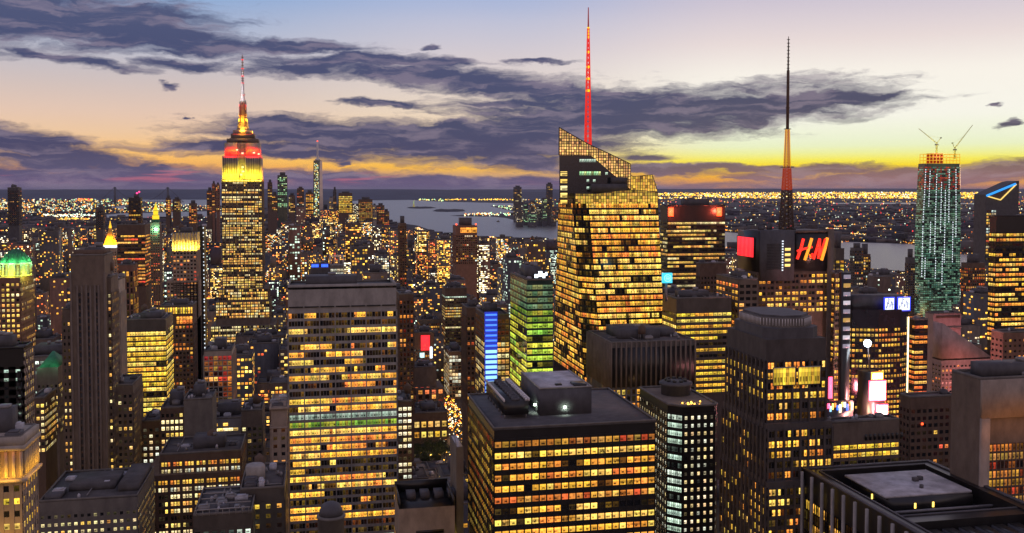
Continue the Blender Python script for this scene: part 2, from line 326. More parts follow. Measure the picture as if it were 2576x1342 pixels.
def wallside(P0, P1, za, zb, st, rng, off=.03):
    """a wall from P0 to P1 (its outside on the right hand): pier/spandrel boxes and window quads"""
    P0, P1 = np.array(P0, float), np.array(P1, float); Lw = np.linalg.norm(P1-P0); s = (P1-P0)/Lw; n = np.array([s[1], -s[0]])
    nb = max(1, round(Lw/st.get('bay', 3.0))); nf = max(1, round((zb-za)/st.get('fl', 3.8))); bw = Lw/nb; fh = (zb-za)/nf
    pw = st.get('pw', .6); pd = st.get('pd', .35); sh = st.get('sh', 1.6); sd = st.get('sd', .2); sub = st.get('sub', 1); ce = st.get('ce', 0)
    bx = []
    for i in range(nb+1):
        w = pw*(1.0 if 0 < i < nb else 1.0); c = i*bw
        bx.append((max(0, c-w/2), min(Lw, c+w/2), 0, pd, za, zb))
    if sub > 1 and st.get('mw', .12) > 0:
        for i in range(nb):
            for q in range(1, sub):
                c = i*bw+pw/2+(bw-pw)*q/sub; bx.append((c-st.get('mw', .12)/2, c+st.get('mw', .12)/2, 0, pd*.5, za, zb))
    for j in range(nf+1):
        h = sh
        z0 = za+j*fh-h/2; bx.append((0, Lw, 0, sd, max(za, z0), min(zb, z0+h)))
    bx = np.array([b for b in bx if b[1]-b[0] > .01 and b[5]-b[4] > .01])
    def w3(a, d, z): return np.stack([P0[0]+s[0]*a+n[0]*d, P0[1]+s[1]*a+n[1]*d, z], -1)
    a0, a1, d0, d1, z0, z1 = bx.T
    bv = np.stack([w3(a0,d1,z0), w3(a1,d1,z0), w3(a1,d0,z0), w3(a0,d0,z0), w3(a0,d1,z1), w3(a1,d1,z1), w3(a1,d0,z1), w3(a0,d0,z1)], 1)
    cols = lit_grid(nf, nb*sub, st, rng)
    J, I = np.meshgrid(np.arange(nf), np.arange(nb*sub), indexing='ij'); J = J.ravel(); I = I.ravel()
    ww = (bw-pw)/sub; a0 = (I//sub)*bw+pw/2+(I % sub)*ww; a1 = a0+ww; z0 = za+J*fh+sh/2; z1 = z0+fh-sh
    z0 = np.maximum(z0, za+.01)
    if st.get('inset'): a0 = a0+st['inset']; a1 = a1-st['inset']
    d = np.full(len(a0), off)
    q = np.stack([w3(a0,d,z0), w3(a1,d,z0), w3(a1,d,z1), w3(a0,d,z1)], 1)
    o0 = rng.integers(0, 900); e = .001
    uvq = np.stack([np.stack([I+e+o0, J+e], -1), np.stack([I+1-e+o0, J+e], -1), np.stack([I+1-e+o0, J+1-e], -1), np.stack([I+e+o0, J+1-e], -1)], 1)
    return bv, q, cols.reshape(-1, 3), uvq
def boxes_to(mb, bv):
    nb = len(bv); mb.add(bv.reshape(-1, 3), (BOXF[None]+np.arange(nb)[:, None, None]*8).reshape(-1, 4))
def quads_obj(name, q, c, uvq, parent, mat='window_glass'):
    n = len(q); return mk(name, q.reshape(-1, 3), np.arange(n*4).reshape(n, 4), mat, parent, c, uvq)
FOOT = []        # footprints and sight lines of everything placed by hand
NWIN = [0]
def place_windows(root, q, c, uvq, sep, cap=100):
    if sep and len(q):
        # the ones that show largest become single windows, the rest one field
        loc = np.array(root.location); rz = root.rotation_euler.z; R2 = np.array([[math.cos(rz), -math.sin(rz)], [math.sin(rz), math.cos(rz)]])
        w = q.mean(1).copy(); w[:, :2] = w[:, :2]@R2.T; w += loc
        e = w-EYE; dist = np.linalg.norm(e, axis=1); d1 = q[:, 1]-q[:, 0]; d2 = q[:, 3]-q[:, 0]; nr = np.cross(d1, d2); nr[:, :2] = nr[:, :2]@R2.T
        area = -(nr*e).sum(1)/dist**3
        pu = UC+F*(e@RT)/(e@FW); pv = VC+SHV-F*(e@UP)/(e@FW)
        area = np.where((pu > -20) & (pu < 2600) & (pv < 1345), area, -1)
        area = area*(1+.6*(c.max(1) > .3))
        o = np.argsort(-area)[:cap]; o = o[area[o] > 0]; keep = np.ones(len(q), bool); keep[o] = False
        for i in o:
            NWIN[0] += 1
            mk('window', q[i], np.arange(4).reshape(1, 4), 'window_glass', root, c[i:i+1], uvq[i:i+1])
        q, c, uvq = q[keep], c[keep], uvq[keep]
    if len(q):
        ob = quads_obj('window' if len(q) == 1 else 'windows', q, c, uvq, root)
        ob['kind'] = 'stuff'
def body(root, pts, z0, z1, st, rng, sides=None, zlow=None, wall=None, W=None, mb=None, cap=True):
    """one storeyed mass: core prism + facade relief; windows are collected in W"""
    mb.prism(pts, z0, z1)
    n = len(pts); top = st.get('top', 2.5); zl = z0 if zlow is None else max(z0, zlow)
    if st.get('nowin'): return
    for i in range(n):
        a, b = np.array(pts[i]), np.array(pts[(i+1) % n])
        if np.linalg.norm(b-a) < 2: continue
        if sides is not None and i not in sides: continue
        if z1-top-zl < st.get('fl', 3.8): continue
        nfl = int((z1-top-zl)/st.get('fl', 3.8)); zb = z1-top; za = zb-nfl*st.get('fl', 3.8)
        bv, q, c, u_ = wallside(a, b, za, zb, {**st, **st.get('side', {}).get(i, {})}, rng); boxes_to(mb, bv); W.append((q, c, u_))
RS = np.random.default_rng(7)
def az_(u): return YAW+math.atan((u-UC)/F)
def depth_from(u_edge, X, D): return X/math.tan(az_(u_edge))-D
def roofstuff(root, w, d, H, rng, dens=1.0, mat='slate', par=True, tank=.3, pmat='greystone', big=True):
    """parapet, plant rooms, ducts and perhaps a water tank, in the root's own space"""
    hw, hd = w/2, d/2
    if par:
        m = MB(); t = .5; h = 1.1
        m.box(-hw, hw, -hd, -hd+t, H, H+h); m.box(-hw, hw, hd-t, hd, H, H+h); m.box(-hw, -hw+t, -hd+t, hd-t, H, H+h); m.box(hw-t, hw, -hd+t, hd-t, H, H+h)
        m.build('parapet', pmat, root)
    ro = MB().box(-hw+.5, hw-.5, -hd+.5, hd-.5, H, H+.15).build('roof', 'roofing', root)
    if big and min(w, d) > 12:
        a = rng.uniform(.25, .4)*w; b = rng.uniform(.22, .38)*d; cx = rng.uniform(-.12, .12)*w; cy = rng.uniform(-.1, .15)*d; hh = rng.uniform(4, 8)
        pr = MB().box(cx-a/1.3, cx+a/1.3, cy-b/1.3, cy+b/1.3, H, H+hh).build('penthouse', mat, root)
        for _ in range(rng.integers(1, 4)):
            m = MB(); x = cx+rng.uniform(-.5, .5)*a; y = cy+rng.uniform(-.5, .5)*b; s_ = rng.uniform(.8, 2.2); m.box(x-s_, x+s_, y-s_, y+s_, H+hh, H+hh+rng.uniform(1, 2.5)); m.build('vent', 'steel', pr)
    for _ in range(int(rng.integers(2, 5)*dens)):
        x = rng.uniform(-.4, .4)*w; y = rng.uniform(-.42, .42)*d; a = rng.uniform(1, 2.6); b = rng.uniform(1, 3.2); h = rng.uniform(1, 3)
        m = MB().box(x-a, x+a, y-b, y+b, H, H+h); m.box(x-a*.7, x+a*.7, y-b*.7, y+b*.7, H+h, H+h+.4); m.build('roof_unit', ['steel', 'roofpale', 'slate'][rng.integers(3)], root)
    if dens >= 1 and w > 12:      # pipe runs and small fans
        m = MB(); y = rng.uniform(-.4, .4)*d; m.bar((-w*.42, y, H+.7), (w*.42, y, H+.7), .45); x = rng.uniform(-.4, .4)*w; m.bar((x, -d*.42, H+1.1), (x, d*.42, H+1.1), .35); m.build('pipe', 'steel', root)
        for _ in range(int(4*dens)):
            x = rng.uniform(-.44, .44)*w; y = rng.uniform(-.44, .44)*d; MB().lathe(x, y, [(.7, H), (.7, H+rng.uniform(.8, 2)), (.2, H+2.2)], 8).build('fan', ['roofpale', 'steel'][rng.integers(2)], root)
    if rng.random() < tank:
        x = rng.uniform(-.3, .3)*w; y = rng.uniform(-.3, .3)*d; r = rng.uniform(1.8, 2.6)
        m = MB()
        for i, j in ((-1,-1),(1,-1),(1,1),(-1,1)): m.bar((x+i*r*.6, y+j*r*.6, H), (x+i*r*.6, y+j*r*.6, H+3.4), .3)
        lg = m.build('water_tank', 'steel', root)
        MB().lathe(x, y, [(r, H+3.4), (r, H+7.4), (.05, H+9.2)], 10).build('barrel', 'brown', lg, smooth=False)
def B(name, label, u0, u1, vt, D, us=None, dep=None, st=None, vb=None, sep=False, cat='building', group=None, roof=1.0, tank=.3, seed=None, tiers=None, sides=(0,1,3), rz=0, poly=None, pmat=None, big=True):
    """a block whose street front (towards the camera) spans u0..u1 at distance D down the avenue, its top seen at vt.
    us: where the far end of its visible side is seen (gives the depth). tiers: lower setbacks (extra left, extra right, extra front, top v)."""
    st = dict(st or {})
    x0 = at(u0, vt, D)[0]; x1 = at(u1, vt, D)[0]; H = at((u0+u1)/2, vt, D)[2]
    if dep is None:
        dep = depth_from(us, x1 if x1 < 0 else x0, D) if us else min(60, max(18, (x1-x0)))
    w = x1-x0; cx = (x0+x1)/2; cy = D+dep/2
    rng = np.random.default_rng(seed if seed is not None else int(u0*7+vt*13+D) % 100003)
    root = empty(name, label, cat, (cx, cy, 0), rz, group)
    zl = None if vb is None else max(0, at((u0+u1)/2, vb, D)[2]-12)
    W = []; mb = MB(); hw, hd = w/2, dep/2
    pts = poly(hw, hd) if poly else [(-hw,-hd),(hw,-hd),(hw,hd),(-hw,hd)]     # side 0 faces the camera
    wm = st.get('wall', 'brown')
    body(root, pts, 0, H, st, rng, None if poly else sides, zl, wm, W, mb)
    for (eL, eR, eF, vt2) in (tiers or []):
        h2 = at((u0+u1)/2, vt2, D)[2]
        p2 = [(-hw-eL,-hd-eF),(hw+eR,-hd-eF),(hw+eR,hd+2),(-hw-eL,hd+2)]
        st2 = dict(st); st2['top'] = 2
        body(root, p2, 0, h2, st2, rng, sides, zl, wm, W, mb)
    mb.build('wall', wm, root)
    if W:
        place_windows(root, np.concatenate([a[0] for a in W]), np.concatenate([a[1] for a in W]), np.concatenate([a[2] for a in W]), sep)
    if roof: roofstuff(root, w, dep, H, rng, roof, tank=tank, par=poly is None, big=big, pmat=pmat or ('greystone' if wm != 'blacksteel' else 'blacksteel'))
    FOOT.append((cx-hw-3, cx+hw+3, D-3, D+dep+3, min(u0, us or u0), max(u1, us or u1), vb if vb else vt+60, D, vt))
    return root, w, dep, H, rng
# ------------------------------------------------------------------ ground, water, far shore
def sheet(name, uvs_, z, mat, kind='structure'):
    pts = [gnd(u, v) for u, v in uvs_]
    import mathutils
    tri = mathutils.geometry.tessellate_polygon([[mathutils.Vector((p[0], p[1], 0)) for p in pts]])
    o = mk(name, [(p[0], p[1], z) for p in pts], [t for t in tri], mat)
    me = o.data
    if me.polygons[0].normal.z < 0: me.flip_normals()
    o['kind'] = kind; return o
G = 150000.0
o = mk('ground', [(-G,-G/3,0),(G,-G/3,0),(G,G,0),(-G,G,0)], [(0,1,2,3)], 'earth'); o['kind'] = 'structure'
BAY = [(880,507),(905,505),(1030,503.5),(1110,508),(1200,510),(1300,512),(1300,519),(1232,519),(1262,526),(1300,534),(1300,537),(1220,538.5),(1160,541.5),(1130,543.5),(1160,545),(1240,546),(1272,549),(1300,556),(1400,559),(1500,564),(1640,572),(1830,585),(1950,596),(2104,609),(2290,615),(2420,641),(2480,645),(2620,660),(2900,700),
       (2900,900),(2620,760),(2420,700),(2290,684),(2190,676),(2150,655),(2060,648),(1860,628),(1640,612),(1400,604),(1300,598),(1140,592),(1090,582),(1050,568),(1000,561),(960,556),(930,540)]
EASTR = [(268,541),(300,538),(380,536),(520,532),(640,536),(640,546),(520,549),(380,549),(322,547),(270,550)]
BAY2 = [(353,497),(420,494),(500,496),(560,500),(640,503),(640,518),(500,519),(440,517),(400,512),(353,508)]
CREEK = [(278,521),(310,518),(352,519),(352,525),(300,527),(278,526)]
NB1 = [(1632,494),(1740,495),(1820,499.5),(1966,502),(1966,503.5),(1820,502),(1735,498),(1632,497)]
NB2 = [(2095,511.5),(2200,510.5),(2305,510.5),(2460,512),(2460,514),(2305,514.6),(2200,513),(2095,513.5)]
for pl in (BAY, EASTR, BAY2, CREEK, NB1, NB2): sheet('water', pl, .6, 'water')
def inpoly(u, v, pl):
    c = False; j = len(pl)-1
    for i in range(len(pl)):
        a, b = pl[i], pl[j]
        if (a[1] > v) != (b[1] > v) and u < (b[0]-a[0])*(v-a[1])/(b[1]-a[1])+a[0]: c = not c
        j = i
    return c
def wet(u, v): return any(inpoly(u, v, p_) for p_ in (BAY, EASTR, BAY2, CREEK, NB1, NB2))
# low hills closing the horizon, the blue of distant air put into their colour
def ridge(name, D, u0, u1, vf, seed, mat='hills', thick=4000):
    n = 160; rng = np.random.default_rng(seed); us = np.linspace(u0, u1, n); ph = rng.uniform(0, 6, 6)
    top = np.array([vf(u)+sum(.55/(k+1)*math.sin(u*.006*(k+1)**1.5+ph[k]) for k in range(6)) for u in us])
    V = []; Fc = []
    for i, (u, v) in enumerate(zip(us, top)):
        a = az_(u); r = D/math.cos(a-YAW); q = at(u, v, r*math.cos(a))
        h = max(5, q[2]); X, Y = r*math.sin(a), r*math.cos(a); dx, dy = math.sin(a)*thick, math.cos(a)*thick
        V += [(X-dx, Y-dy, -2), (X-dx*.4, Y-dy*.4, h*.6), (X, Y, h), (X+dx, Y+dy, -2)]
        if i: Fc += [(4*i-4+k_, 4*i+k_, 4*i+1+k_, 4*i-3+k_) for k_ in range(3)]
    o = mk(name, V, Fc, mat, smooth=True); o['kind'] = 'structure'; return o
ridge('hills', 42000, -200, 2800, lambda u: 476.6, 3)
ridge('hills', 30000, -200, 1500, lambda u: 479+max(0, (u-1100)/60), 8)
ridge('hills', 55000, 1400, 2800, lambda u: 475.4+max(0, (1700-u)/150), 5)
for (u, v, ru, rv, h) in ((1060,523.5,38,2.2,14),(1130,531,45,3.4,16)):      # wooded harbour islands
    n = 26; rng = np.random.default_rng(int(u)); V = []; 
    for i in range(n):
        t = i*2*math.pi/n; q = gnd(u+ru*math.cos(t)*rng.uniform(.85, 1), v+rv*math.sin(t)*rng.uniform(.8, 1)); V.append((q[0], q[1], .3))
    c = gnd(u, v); V2 = [(c[0]+(a[0]-c[0])*.85, c[1]+(a[1]-c[1])*.85, h*rng.uniform(.5, 1)) for a in V]
    o = mk('island', V+V2+[(c[0], c[1], h*.9)], [(i, (i+1) % n, n+(i+1) % n, n+i) for i in range(n)]+[(n+i, n+(i+1) % n, 2*n) for i in range(n)], 'earth'); o['kind'] = 'structure'
# the far plain west of the rivers rises slowly towards the hills
def slope_z(r): return 150*max(0, (r-22000)/20000)**1.2
rr_ = np.linspace(21000, 46000, 26); uu_ = np.linspace(1500, 2900, 30); V = []; Fc = []
for i, r_ in enumerate(rr_):
    for j, u in enumerate(uu_): a = az_(u); V.append((r_*math.sin(a), r_*math.cos(a), slope_z(r_)+.05 if i else -1))
for i in range(25):
    for j in range(29): k_ = i*30+j; Fc.append((k_, k_+1, k_+31, k_+30))
o = mk('terrain', V, Fc, 'earth', smooth=True); o['kind'] = 'structure'
def slope_at(u, v):
    rs_ = np.linspace(21000, 43000, 300); hz = EYE[2]; a = az_(u); ca = math.cos(a-YAW)
    vv = 479+F*(hz-np.array([slope_z(r_) for r_ in rs_]))/(rs_*ca); i = int(np.argmin(abs(vv-v))); r_ = rs_[i]; return np.array([r_*math.sin(a), r_*math.cos(a), slope_z(r_)])
# ------------------------------------------------------------------ lights of the far shores
OCT = np.array([(1,0,0),(0,1,0),(-1,0,0),(0,-1,0),(0,0,1),(0,0,-1)], float)
OCF = np.array([(0,1,4),(1,2,4),(2,3,4),(3,0,4),(1,0,5),(2,1,5),(3,2,5),(0,3,5)])
def lights_obj(name, P, S, C, label):
    P, S, C = np.array(P), np.array(S), np.array(C); n = len(P)
    V = (P[:, None]+OCT[None]*S[:, None, None]).reshape(-1, 3); Fc = (OCF[None]+np.arange(n)[:, None, None]*6).reshape(-1, 3)
    o = mk(name, V, Fc, 'light_points', None, np.repeat(C, 8, axis=0)); tag(o, label, 'city lights', kind='stuff'); return o
rng = np.random.default_rng(11)
def zone(u0, u1, v0, v1, n, pals, br, size=1.0, bias=1.0, wall=True):
    P, S, C = [], [], []
    while len(P) < n:
        u = rng.uniform(u0, u1); v = v0+(v1-v0)*rng.random()**bias
        if wet(u, v+.4) or wet(u, v-.2): 
            n -= .2
            continue
        q = slope_at(u, v) if (v < 502 and u > 1640) else gnd(u, v); d = np.linalg.norm(q-EYE); k_ = pals[rng.integers(len(pals))]; pl = PAL[k_] if k_ in PAL else np.array([s2l(k_)[:3]])
        P.append((q[0], q[1], max(0, q[2])+rng.uniform(4, 22))); S.append(d*.00060*size*rng.uniform(.6, 1.5)); C.append(pl[rng.integers(len(pl))]*br*1.15*rng.uniform(.3, 1.8))
    return P, S, C
def merge(name, label, zs):
    lights_obj(name, sum([z[0] for z in zs], []), sum([z[1] for z in zs], []), sum([z[2] for z in zs], []), label)
merge('distant_lights', 'band of yellow city lights across the river below the sunset', [
    zone(1640, 2500, 485, 501, 2500, ['warm','yellow','yellow','warm','white'], 1.7), zone(1640, 2600, 481, 486, 160, ['warm','white'], 1.1, .8),
    zone(1640, 2600, 497, 512, 500, ['warm','orange','pale',(255,120,110)], 1.0), zone(1640, 2700, 512, 640, 1150, ['mix','white','orange','warm',(255,60,60),'cool'], 1.0, .95)])
merge('harbour_lights', 'glittering lights on the far side of the harbour', [
    zone(1118, 1290, 497, 504.5, 330, ['yellow','warm'], 2.2), zone(1290, 1400, 489, 505, 240, ['warm','yellow','white'], 1.5), zone(1040, 1118, 503, 508, 36, ['pale','green'], 1.6),
    zone(1275, 1640, 508, 557, 420, ['green','white','yellow','warm'], 1.3), zone(1165, 1290, 539.5, 544.5, 90, ['cool','green','white','orange'], 1.8), zone(1215, 1290, 520, 533, 46, ['green','white'], 1.2, .8), zone(925, 1025, 498.5, 501.5, 30, ['white'], 1.4), zone(560, 1300, 481, 498, 40, ['white','warm'], .9, .8)])
merge('distant_lights', 'scattered white, green and orange lights of the low district east of the river', [
    zone(-40, 560, 498, 538, 1500, ['mix','white','green','orange','cool','warm'], 1.15, .95), zone(-40, 560, 480, 498, 45, ['white','warm'], .9, .8), zone(190, 232, 502.5, 505.5, 60, [(255,80,50),'warm'], 2),
    zone(110, 240, 543.5, 548.5, 190, ['white','cool'], 2.0), zone(142, 225, 554, 558, 110, ['pale','warm'], 1.5), zone(-40, 700, 538, 600, 620, ['mix','white','orange',(255,70,60),'pale'], 1.0)])
# ------------------------------------------------------------------ far low-rise across the rivers, one mass of small roofs
mb = MB(); r2 = np.random.default_rng(4)
def tint(r): 
    b = np.array([(.06,.045,.045),(.09,.075,.07),(.035,.035,.045),(.12,.10,.095),(.05,.04,.06)])[r.integers(5)]; return b*r.uniform(.6, 1.3)
for (u0, u1, v0, v1, n) in ((-60, 640, 496, 600, 1500), (1290, 1640, 500, 560, 300), (1640, 2750, 505, 635, 1500), (640, 1000, 520, 600, 500)):
    for _ in range(n):
        u = r2.uniform(u0, u1); v = r2.uniform(v0, v1)
        if wet(u, v) or wet(u+8, v) or wet(u-8, v) or wet(u, v+2): continue
        q = gnd(u, v); w = r2.uniform(12, 45); d = r2.uniform(15, 50); h = r2.uniform(8, 24)*(2.2 if r2.random() < .06 else 1)
        mb.box(q[0]-w, q[0]+w, q[1]-d, q[1]+d, 0, h, tint(r2))
tag(mb.build('distant_rooftops', 'city_wall'), 'low dark rooftops spreading across the far side of the rivers', 'rooftops', kind='stuff')
# ------------------------------------------------------------------ the named towers, near to far
LM = []; GIND = []
def S_(**k): return k
def lamp_strip(parent, loc, sx, sy, rot, energy, rgb):
    """a long area light that washes a wall"""
    l = bpy.data.objects.new('floodlight', bpy.data.lights.new('floodlight', 'AREA')); l.data.shape = 'RECTANGLE'; l.data.size = sx; l.data.size_y = sy
    l.data.energy = energy; l.data.color = s2l(rgb)[:3]; l.location = loc; l.rotation_euler = rot; link(l, parent); return l
def lbox(root, name, x0, x1, y0, y1, z0, z1, mat): return MB().box(x0, x1, y0, y1, z0, z1).build(name, mat, root)
# ---- 1 the black slab with the big roof, centre right
st = S_(wall='blacksteel', fl=4.0, bay=2.75, pw=.45, pd=.35, sh=1.9, sd=.2, lit=.84, run=.35, pal='warm', bri=1.05, top=3.2, dim=.25, fvar=.08, rows=[(0,1,'orange',.55),(5,6,'orange',1.0)])
r, w, d, H, rg_ = B('office_tower', 'black steel slab with wide flat roof and even rows of small square yellow windows', 1243, 1648, 1073, 330, us=1178, st=st, vb=1345, sep=True, roof=0)
hw, hd = w/2, d/2
MB().box(-hw-.3, hw+.3, -hd-.3, hd+.3, H, H+.5).build('roof', 'slate', r)
m = MB(); e = .35
m.box(-hw-.4, hw+.4, -hd-.4, -hd+.2, H+.5, H+1.1); m.box(-hw-.4, hw+.4, hd-.2, hd+.4, H+.5, H+1.1); m.box(-hw-.4, -hw+.2, -hd+.2, hd-.2, H+.5, H+1.1); m.box(hw-.2, hw+.4, -hd+.2, hd-.2, H+.5, H+1.1); m.build('parapet', 'greystone', r)
def loc_at(root, u, v, z):      # local point seen at (u, v) on level z
    q = gnd(u, v, z); return q[0]-root.location[0], q[1]-root.location[1]
xa, ya = loc_at(r, 1446, 1110-6, H+.5); 
# big plant room
x0, y0 = -hw+w*.34, -hd+d*.28; x1, y1 = x0+w*.335, y0+d*.58
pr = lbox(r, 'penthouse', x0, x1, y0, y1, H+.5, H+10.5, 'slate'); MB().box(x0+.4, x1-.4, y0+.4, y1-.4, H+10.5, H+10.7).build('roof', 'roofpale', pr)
m = MB(); m.box(x0-.15, x1+.15, y0-.15, y0+.35, H+10.5, H+11.0); m.box(x0-.15, x0+.35, y0+.35, y1, H+10.5, H+11.0); m.box(x1-.35, x1+.15, y0+.35, y1, H+10.5, H+11.0); m.build('coping', 'concrete', pr)
lbox(pr, 'vent', x0+w*.12, x0+w*.16, y0+4, y0+6, H+10.7, H+11.3, 'blacksteel'); lbox(pr, 'vent', x0+w*.23, x0+w*.31, y0+1.5, y0+8, H+10.7, H+11.4, 'blacksteel')
for (lx, ly) in ((x0+w*.16, y0-.3), (x0-.5, y0+6.0)):
    fx = MB().box(lx-.4, lx+.4, ly-.25, ly+.15, H+3.0, H+3.8).build('lamp', emat('lamp_white', (225,255,220), 9, 'AUTO') if 'lamp_white' not in MATS else 'lamp_white', pr)
pl_ = bpy.data.objects.new('lamp_glow', bpy.data.lights.new('lamp_glow', 'POINT')); pl_.data.energy = 420; pl_.data.color = (.8,1,.75); pl_.data.shadow_soft_size = .4; pl_.location = (x0+w*.16, y0-1.2, H+2.6); link(pl_, r)
pl_ = bpy.data.objects.new('lamp_glow', bpy.data.lights.new('lamp_glow', 'POINT')); pl_.data.energy = 420; pl_.data.color = (.8,1,.75); pl_.data.shadow_soft_size = .4; pl_.location = (x0-1.4, y0+5.2, H+2.6); link(pl_, r)
# cooling tower bank
cx0, cx1 = x0-w*.235, x0-w*.085; cy0, cy1 = -hd+d*.22, -hd+d*.9
ct = lbox(r, 'cooling_tower', cx0, cx1, cy0, cy1, H+2.2, H+7.0, 'blacksteel')
m = MB()
for k_ in range(7):
    yy = cy0+2+(cy1-cy0-4)*k_/6
    for xx in (cx0+.5, cx1-.5): m.box(xx-.25, xx+.25, yy-.25, yy+.25, H+.5, H+2.2)
m.build('leg', 'steel', ct)
m = MB()
for k_ in range(9):
    yy = cy0+2.2+(cy1-cy0-4.4)*k_/8; m.lathe((cx0+cx1)/2, yy, [(1.7, H+7), (1.5, H+8.2), (1.2, H+8.2), (1.2, H+7.4)], 10)
m.build('fan', 'slate', ct)
m = MB(); m.box(cx0-.3, cx0+.1, cy0, cy1, H+7, H+8.0); m.box(cx1-.1, cx1+.5, cy0, cy1, H+7, H+8.1)
for k_ in range(14): yy = cy0+1+(cy1-cy0-2)*k_/13; m.box(cx1-1.1, cx1-.1, yy-.4, yy+.4, H+7, H+8.0)
m.build('railing', 'whitepaint', ct)
# ---- 2 the centre tower of concrete ribbons
st = S_(wall='concrete', fl=3.86, bay=7.9, sub=5, mw=.12, pw=.55, pd=.5, sh=1.35, sd=.3, lit=.74, run=.68, pal='warm', bri=1.15, top=11, dim=.15, fvar=.32, darkfloor=.08,
        rows=[(13,14,'cool',.55),(14,15,'lime',.6),(29,30,'cool',.75)])
r, w, d, H, rg_ = B('office_tower', 'grey concrete office tower with blank top band and glowing full-width window ribbons', 724, 997, 727, 480, dep=34, st=st, vb=1345, sep=True, roof=.5, tank=0)
hw, hd = w/2, d/2
m = MB(); 
for k_ in range(7): x0 = -hw+w*k_/7+.4; m.box(x0, x0+w/7-.8, -hd-.5, -hd-.02, H-8.9, H-8.3)
m.build('louvre', 'blacksteel', r)
MB().box(-hw, hw, -hd, -hd+.6, H, H+2.4).box(-hw, -hw+.6, -hd+.6, hd, H, H+2.4).box(hw-.6, hw, -hd+.6, hd, H, H+2.4).build('screen', 'concrete', r)
# ---- 3 dark stepped office tower with a drum, right of centre
st = S_(wall='darkstone', fl=3.9, bay=3.4, pw=.8, pd=.9, sh=1.5, sd=.3, lit=.42, run=.5, pal='warm', bri=1.15, top=8, dim=.1, fvar=.2, sub=2)
r, w, d, H, rg_ = B('office_tower', 'dark stepped stone tower with rounded metal drum on top and two big lit windows', 1928, 2078, 853, 335, us=1832, st=st, vb=1345, sep=True, roof=0, tiers=[(0.6, 1.5, 2.5, 1060), (1.2, 3, 4.5, 1200)])
hw, hd = w/2, d/2
def rrect(hw, hd, c): return [(-hw+c,-hd),(hw-c,-hd),(hw,-hd+c),(hw,hd-c),(hw-c,hd),(-hw+c,hd),(-hw,hd-c),(-hw,-hd+c)]
MB().prism(rrect(hw*.93, hd*.93, 4), H, H+4).build('crown_base', 'slate', r)
dr = MB().prism(rrect(hw*.86, hd*.86, 6), H+4, H+7.6).build('drum', 'greystone', r)
m = MB()
pp = rrect(hw*.86, hd*.86, 6)
for i in range(8):
    a, b = np.array(pp[i]), np.array(pp[(i+1) % 8]); n_ = max(1, int(np.linalg.norm(b-a)/1.1))
    for k_ in range(n_): q = a+(b-a)*k_/n_; q = q*1.006; m.box(q[0]-.12, q[0]+.12, q[1]-.12, q[1]+.12, H+4.6, H+7.3)
m.build('rib', 'whitepaint', dr)
MB().prism(rrect(hw*.80, hd*.80, 6), H+7.6, H+8.5).build('roof', 'slate', r)
for sx_ in (-.44, .40):      # the two tall windows near the top
    f_ = MB().box(sx_*hw-w*.19, sx_*hw+w*.19, -hd-1.25, -hd-.95, H-17.6, H-10.4).build('window_frame', 'steel', r)
    n_ = 7
    for k_ in range(n_):
        xa = sx_*hw-w*.18+w*.36*k_/n_; q = np.array([[(xa,-hd-1.27,H-17.2),(xa+w*.36/n_-.12,-hd-1.27,H-17.2),(xa+w*.36/n_-.12,-hd-1.27,H-10.8),(xa,-hd-1.27,H-10.8)]])
        quads_obj('window', q, PAL['yellow'][[0]]*rg_.uniform(.35, 1.2), np.array([[(k_+.01,.01),(k_+.99,.01),(k_+.99,.99),(k_+.01,.99)]]), f_)
# ---- 4 the near black roof at the lower right with white fins
st = S_(wall='blacksteel', fl=4, bay=7.4, pw=.9, pd=1.0, sh=.5, sd=.2, lit=.16, run=.7, pal='warm', bri=.9, top=4.5, dim=.2, sub=5, mw=.1)
D4 = 248.; dep4 = 84.; H4 = at(2330, 1160, D4+dep4)[2]; xL = at(2020, 1176, D4+dep4)[0]; xR = at(2335, 1160, D4+dep4)[0]
r = empty('office_tower', 'nearest black tower with deep sunken roof terrace and white vertical fins', 'building', ((xL+xR)/2, D4+dep4/2, 0)); hw, hd = (xR-xL)/2, dep4/2
W = []; mb = MB(); body(r, [(-hw,-hd),(hw,-hd),(hw,hd),(-hw,hd)], 0, H4-6, st, RS, (0,1,3), H4-75, 'blacksteel', W, mb)
t_ = 4.5
mb.box(-hw, hw, -hd, -hd+t_, H4-6, H4); mb.box(-hw, hw, hd-t_, hd, H4-6, H4); mb.box(-hw, -hw+t_, -hd+t_, hd-t_, H4-6, H4); mb.box(hw-t_, hw, -hd+t_, hd-t_, H4-6, H4); mb.box(-hw+t_, hw-t_, -hd+24, -hd+30, H4-6, H4-.6)
mb.build('wall', 'blacksteel', r); place_windows(r, *[np.concatenate([a[i] for a in W]) for i in range(3)], True, 60)
for k_ in range(12):
    yy = -hd+2+k_*(2*hd-4)/11; lbox(r, 'fin', -hw-1.9, -hw-.98, yy-.45, yy+.45, 0, H4-.4, 'concrete')
m = MB(); m.box(-hw-.3, -hw+1.2, -hd, hd, H4, H4+.5); m.box(hw-1.2, hw+.3, -hd, hd, H4, H4+.5); m.box(-hw+1.2, hw-1.2, hd-1.2, hd+.3, H4, H4+.5); m.box(-hw+t_-.6, -hw+t_+.1, -hd, hd-t_, H4, H4+.35); m.box(-hw+t_, hw-t_, hd-t_-.1, hd-t_+.6, H4, H4+.35); m.box(-hw+t_, hw-t_, -hd+29.4, -hd+30.2, H4-.6, H4-.2); m.build('coping', 'slate', r)
pr = lbox(r, 'penthouse', -hw+13, hw-9, hd-38, hd-12, H4-6, H4-.8, 'blacksteel'); MB().box(-hw+11.5, hw-8, hd-36, hd-10, H4-.8, H4-.1).build('roof', 'roofpale', pr)
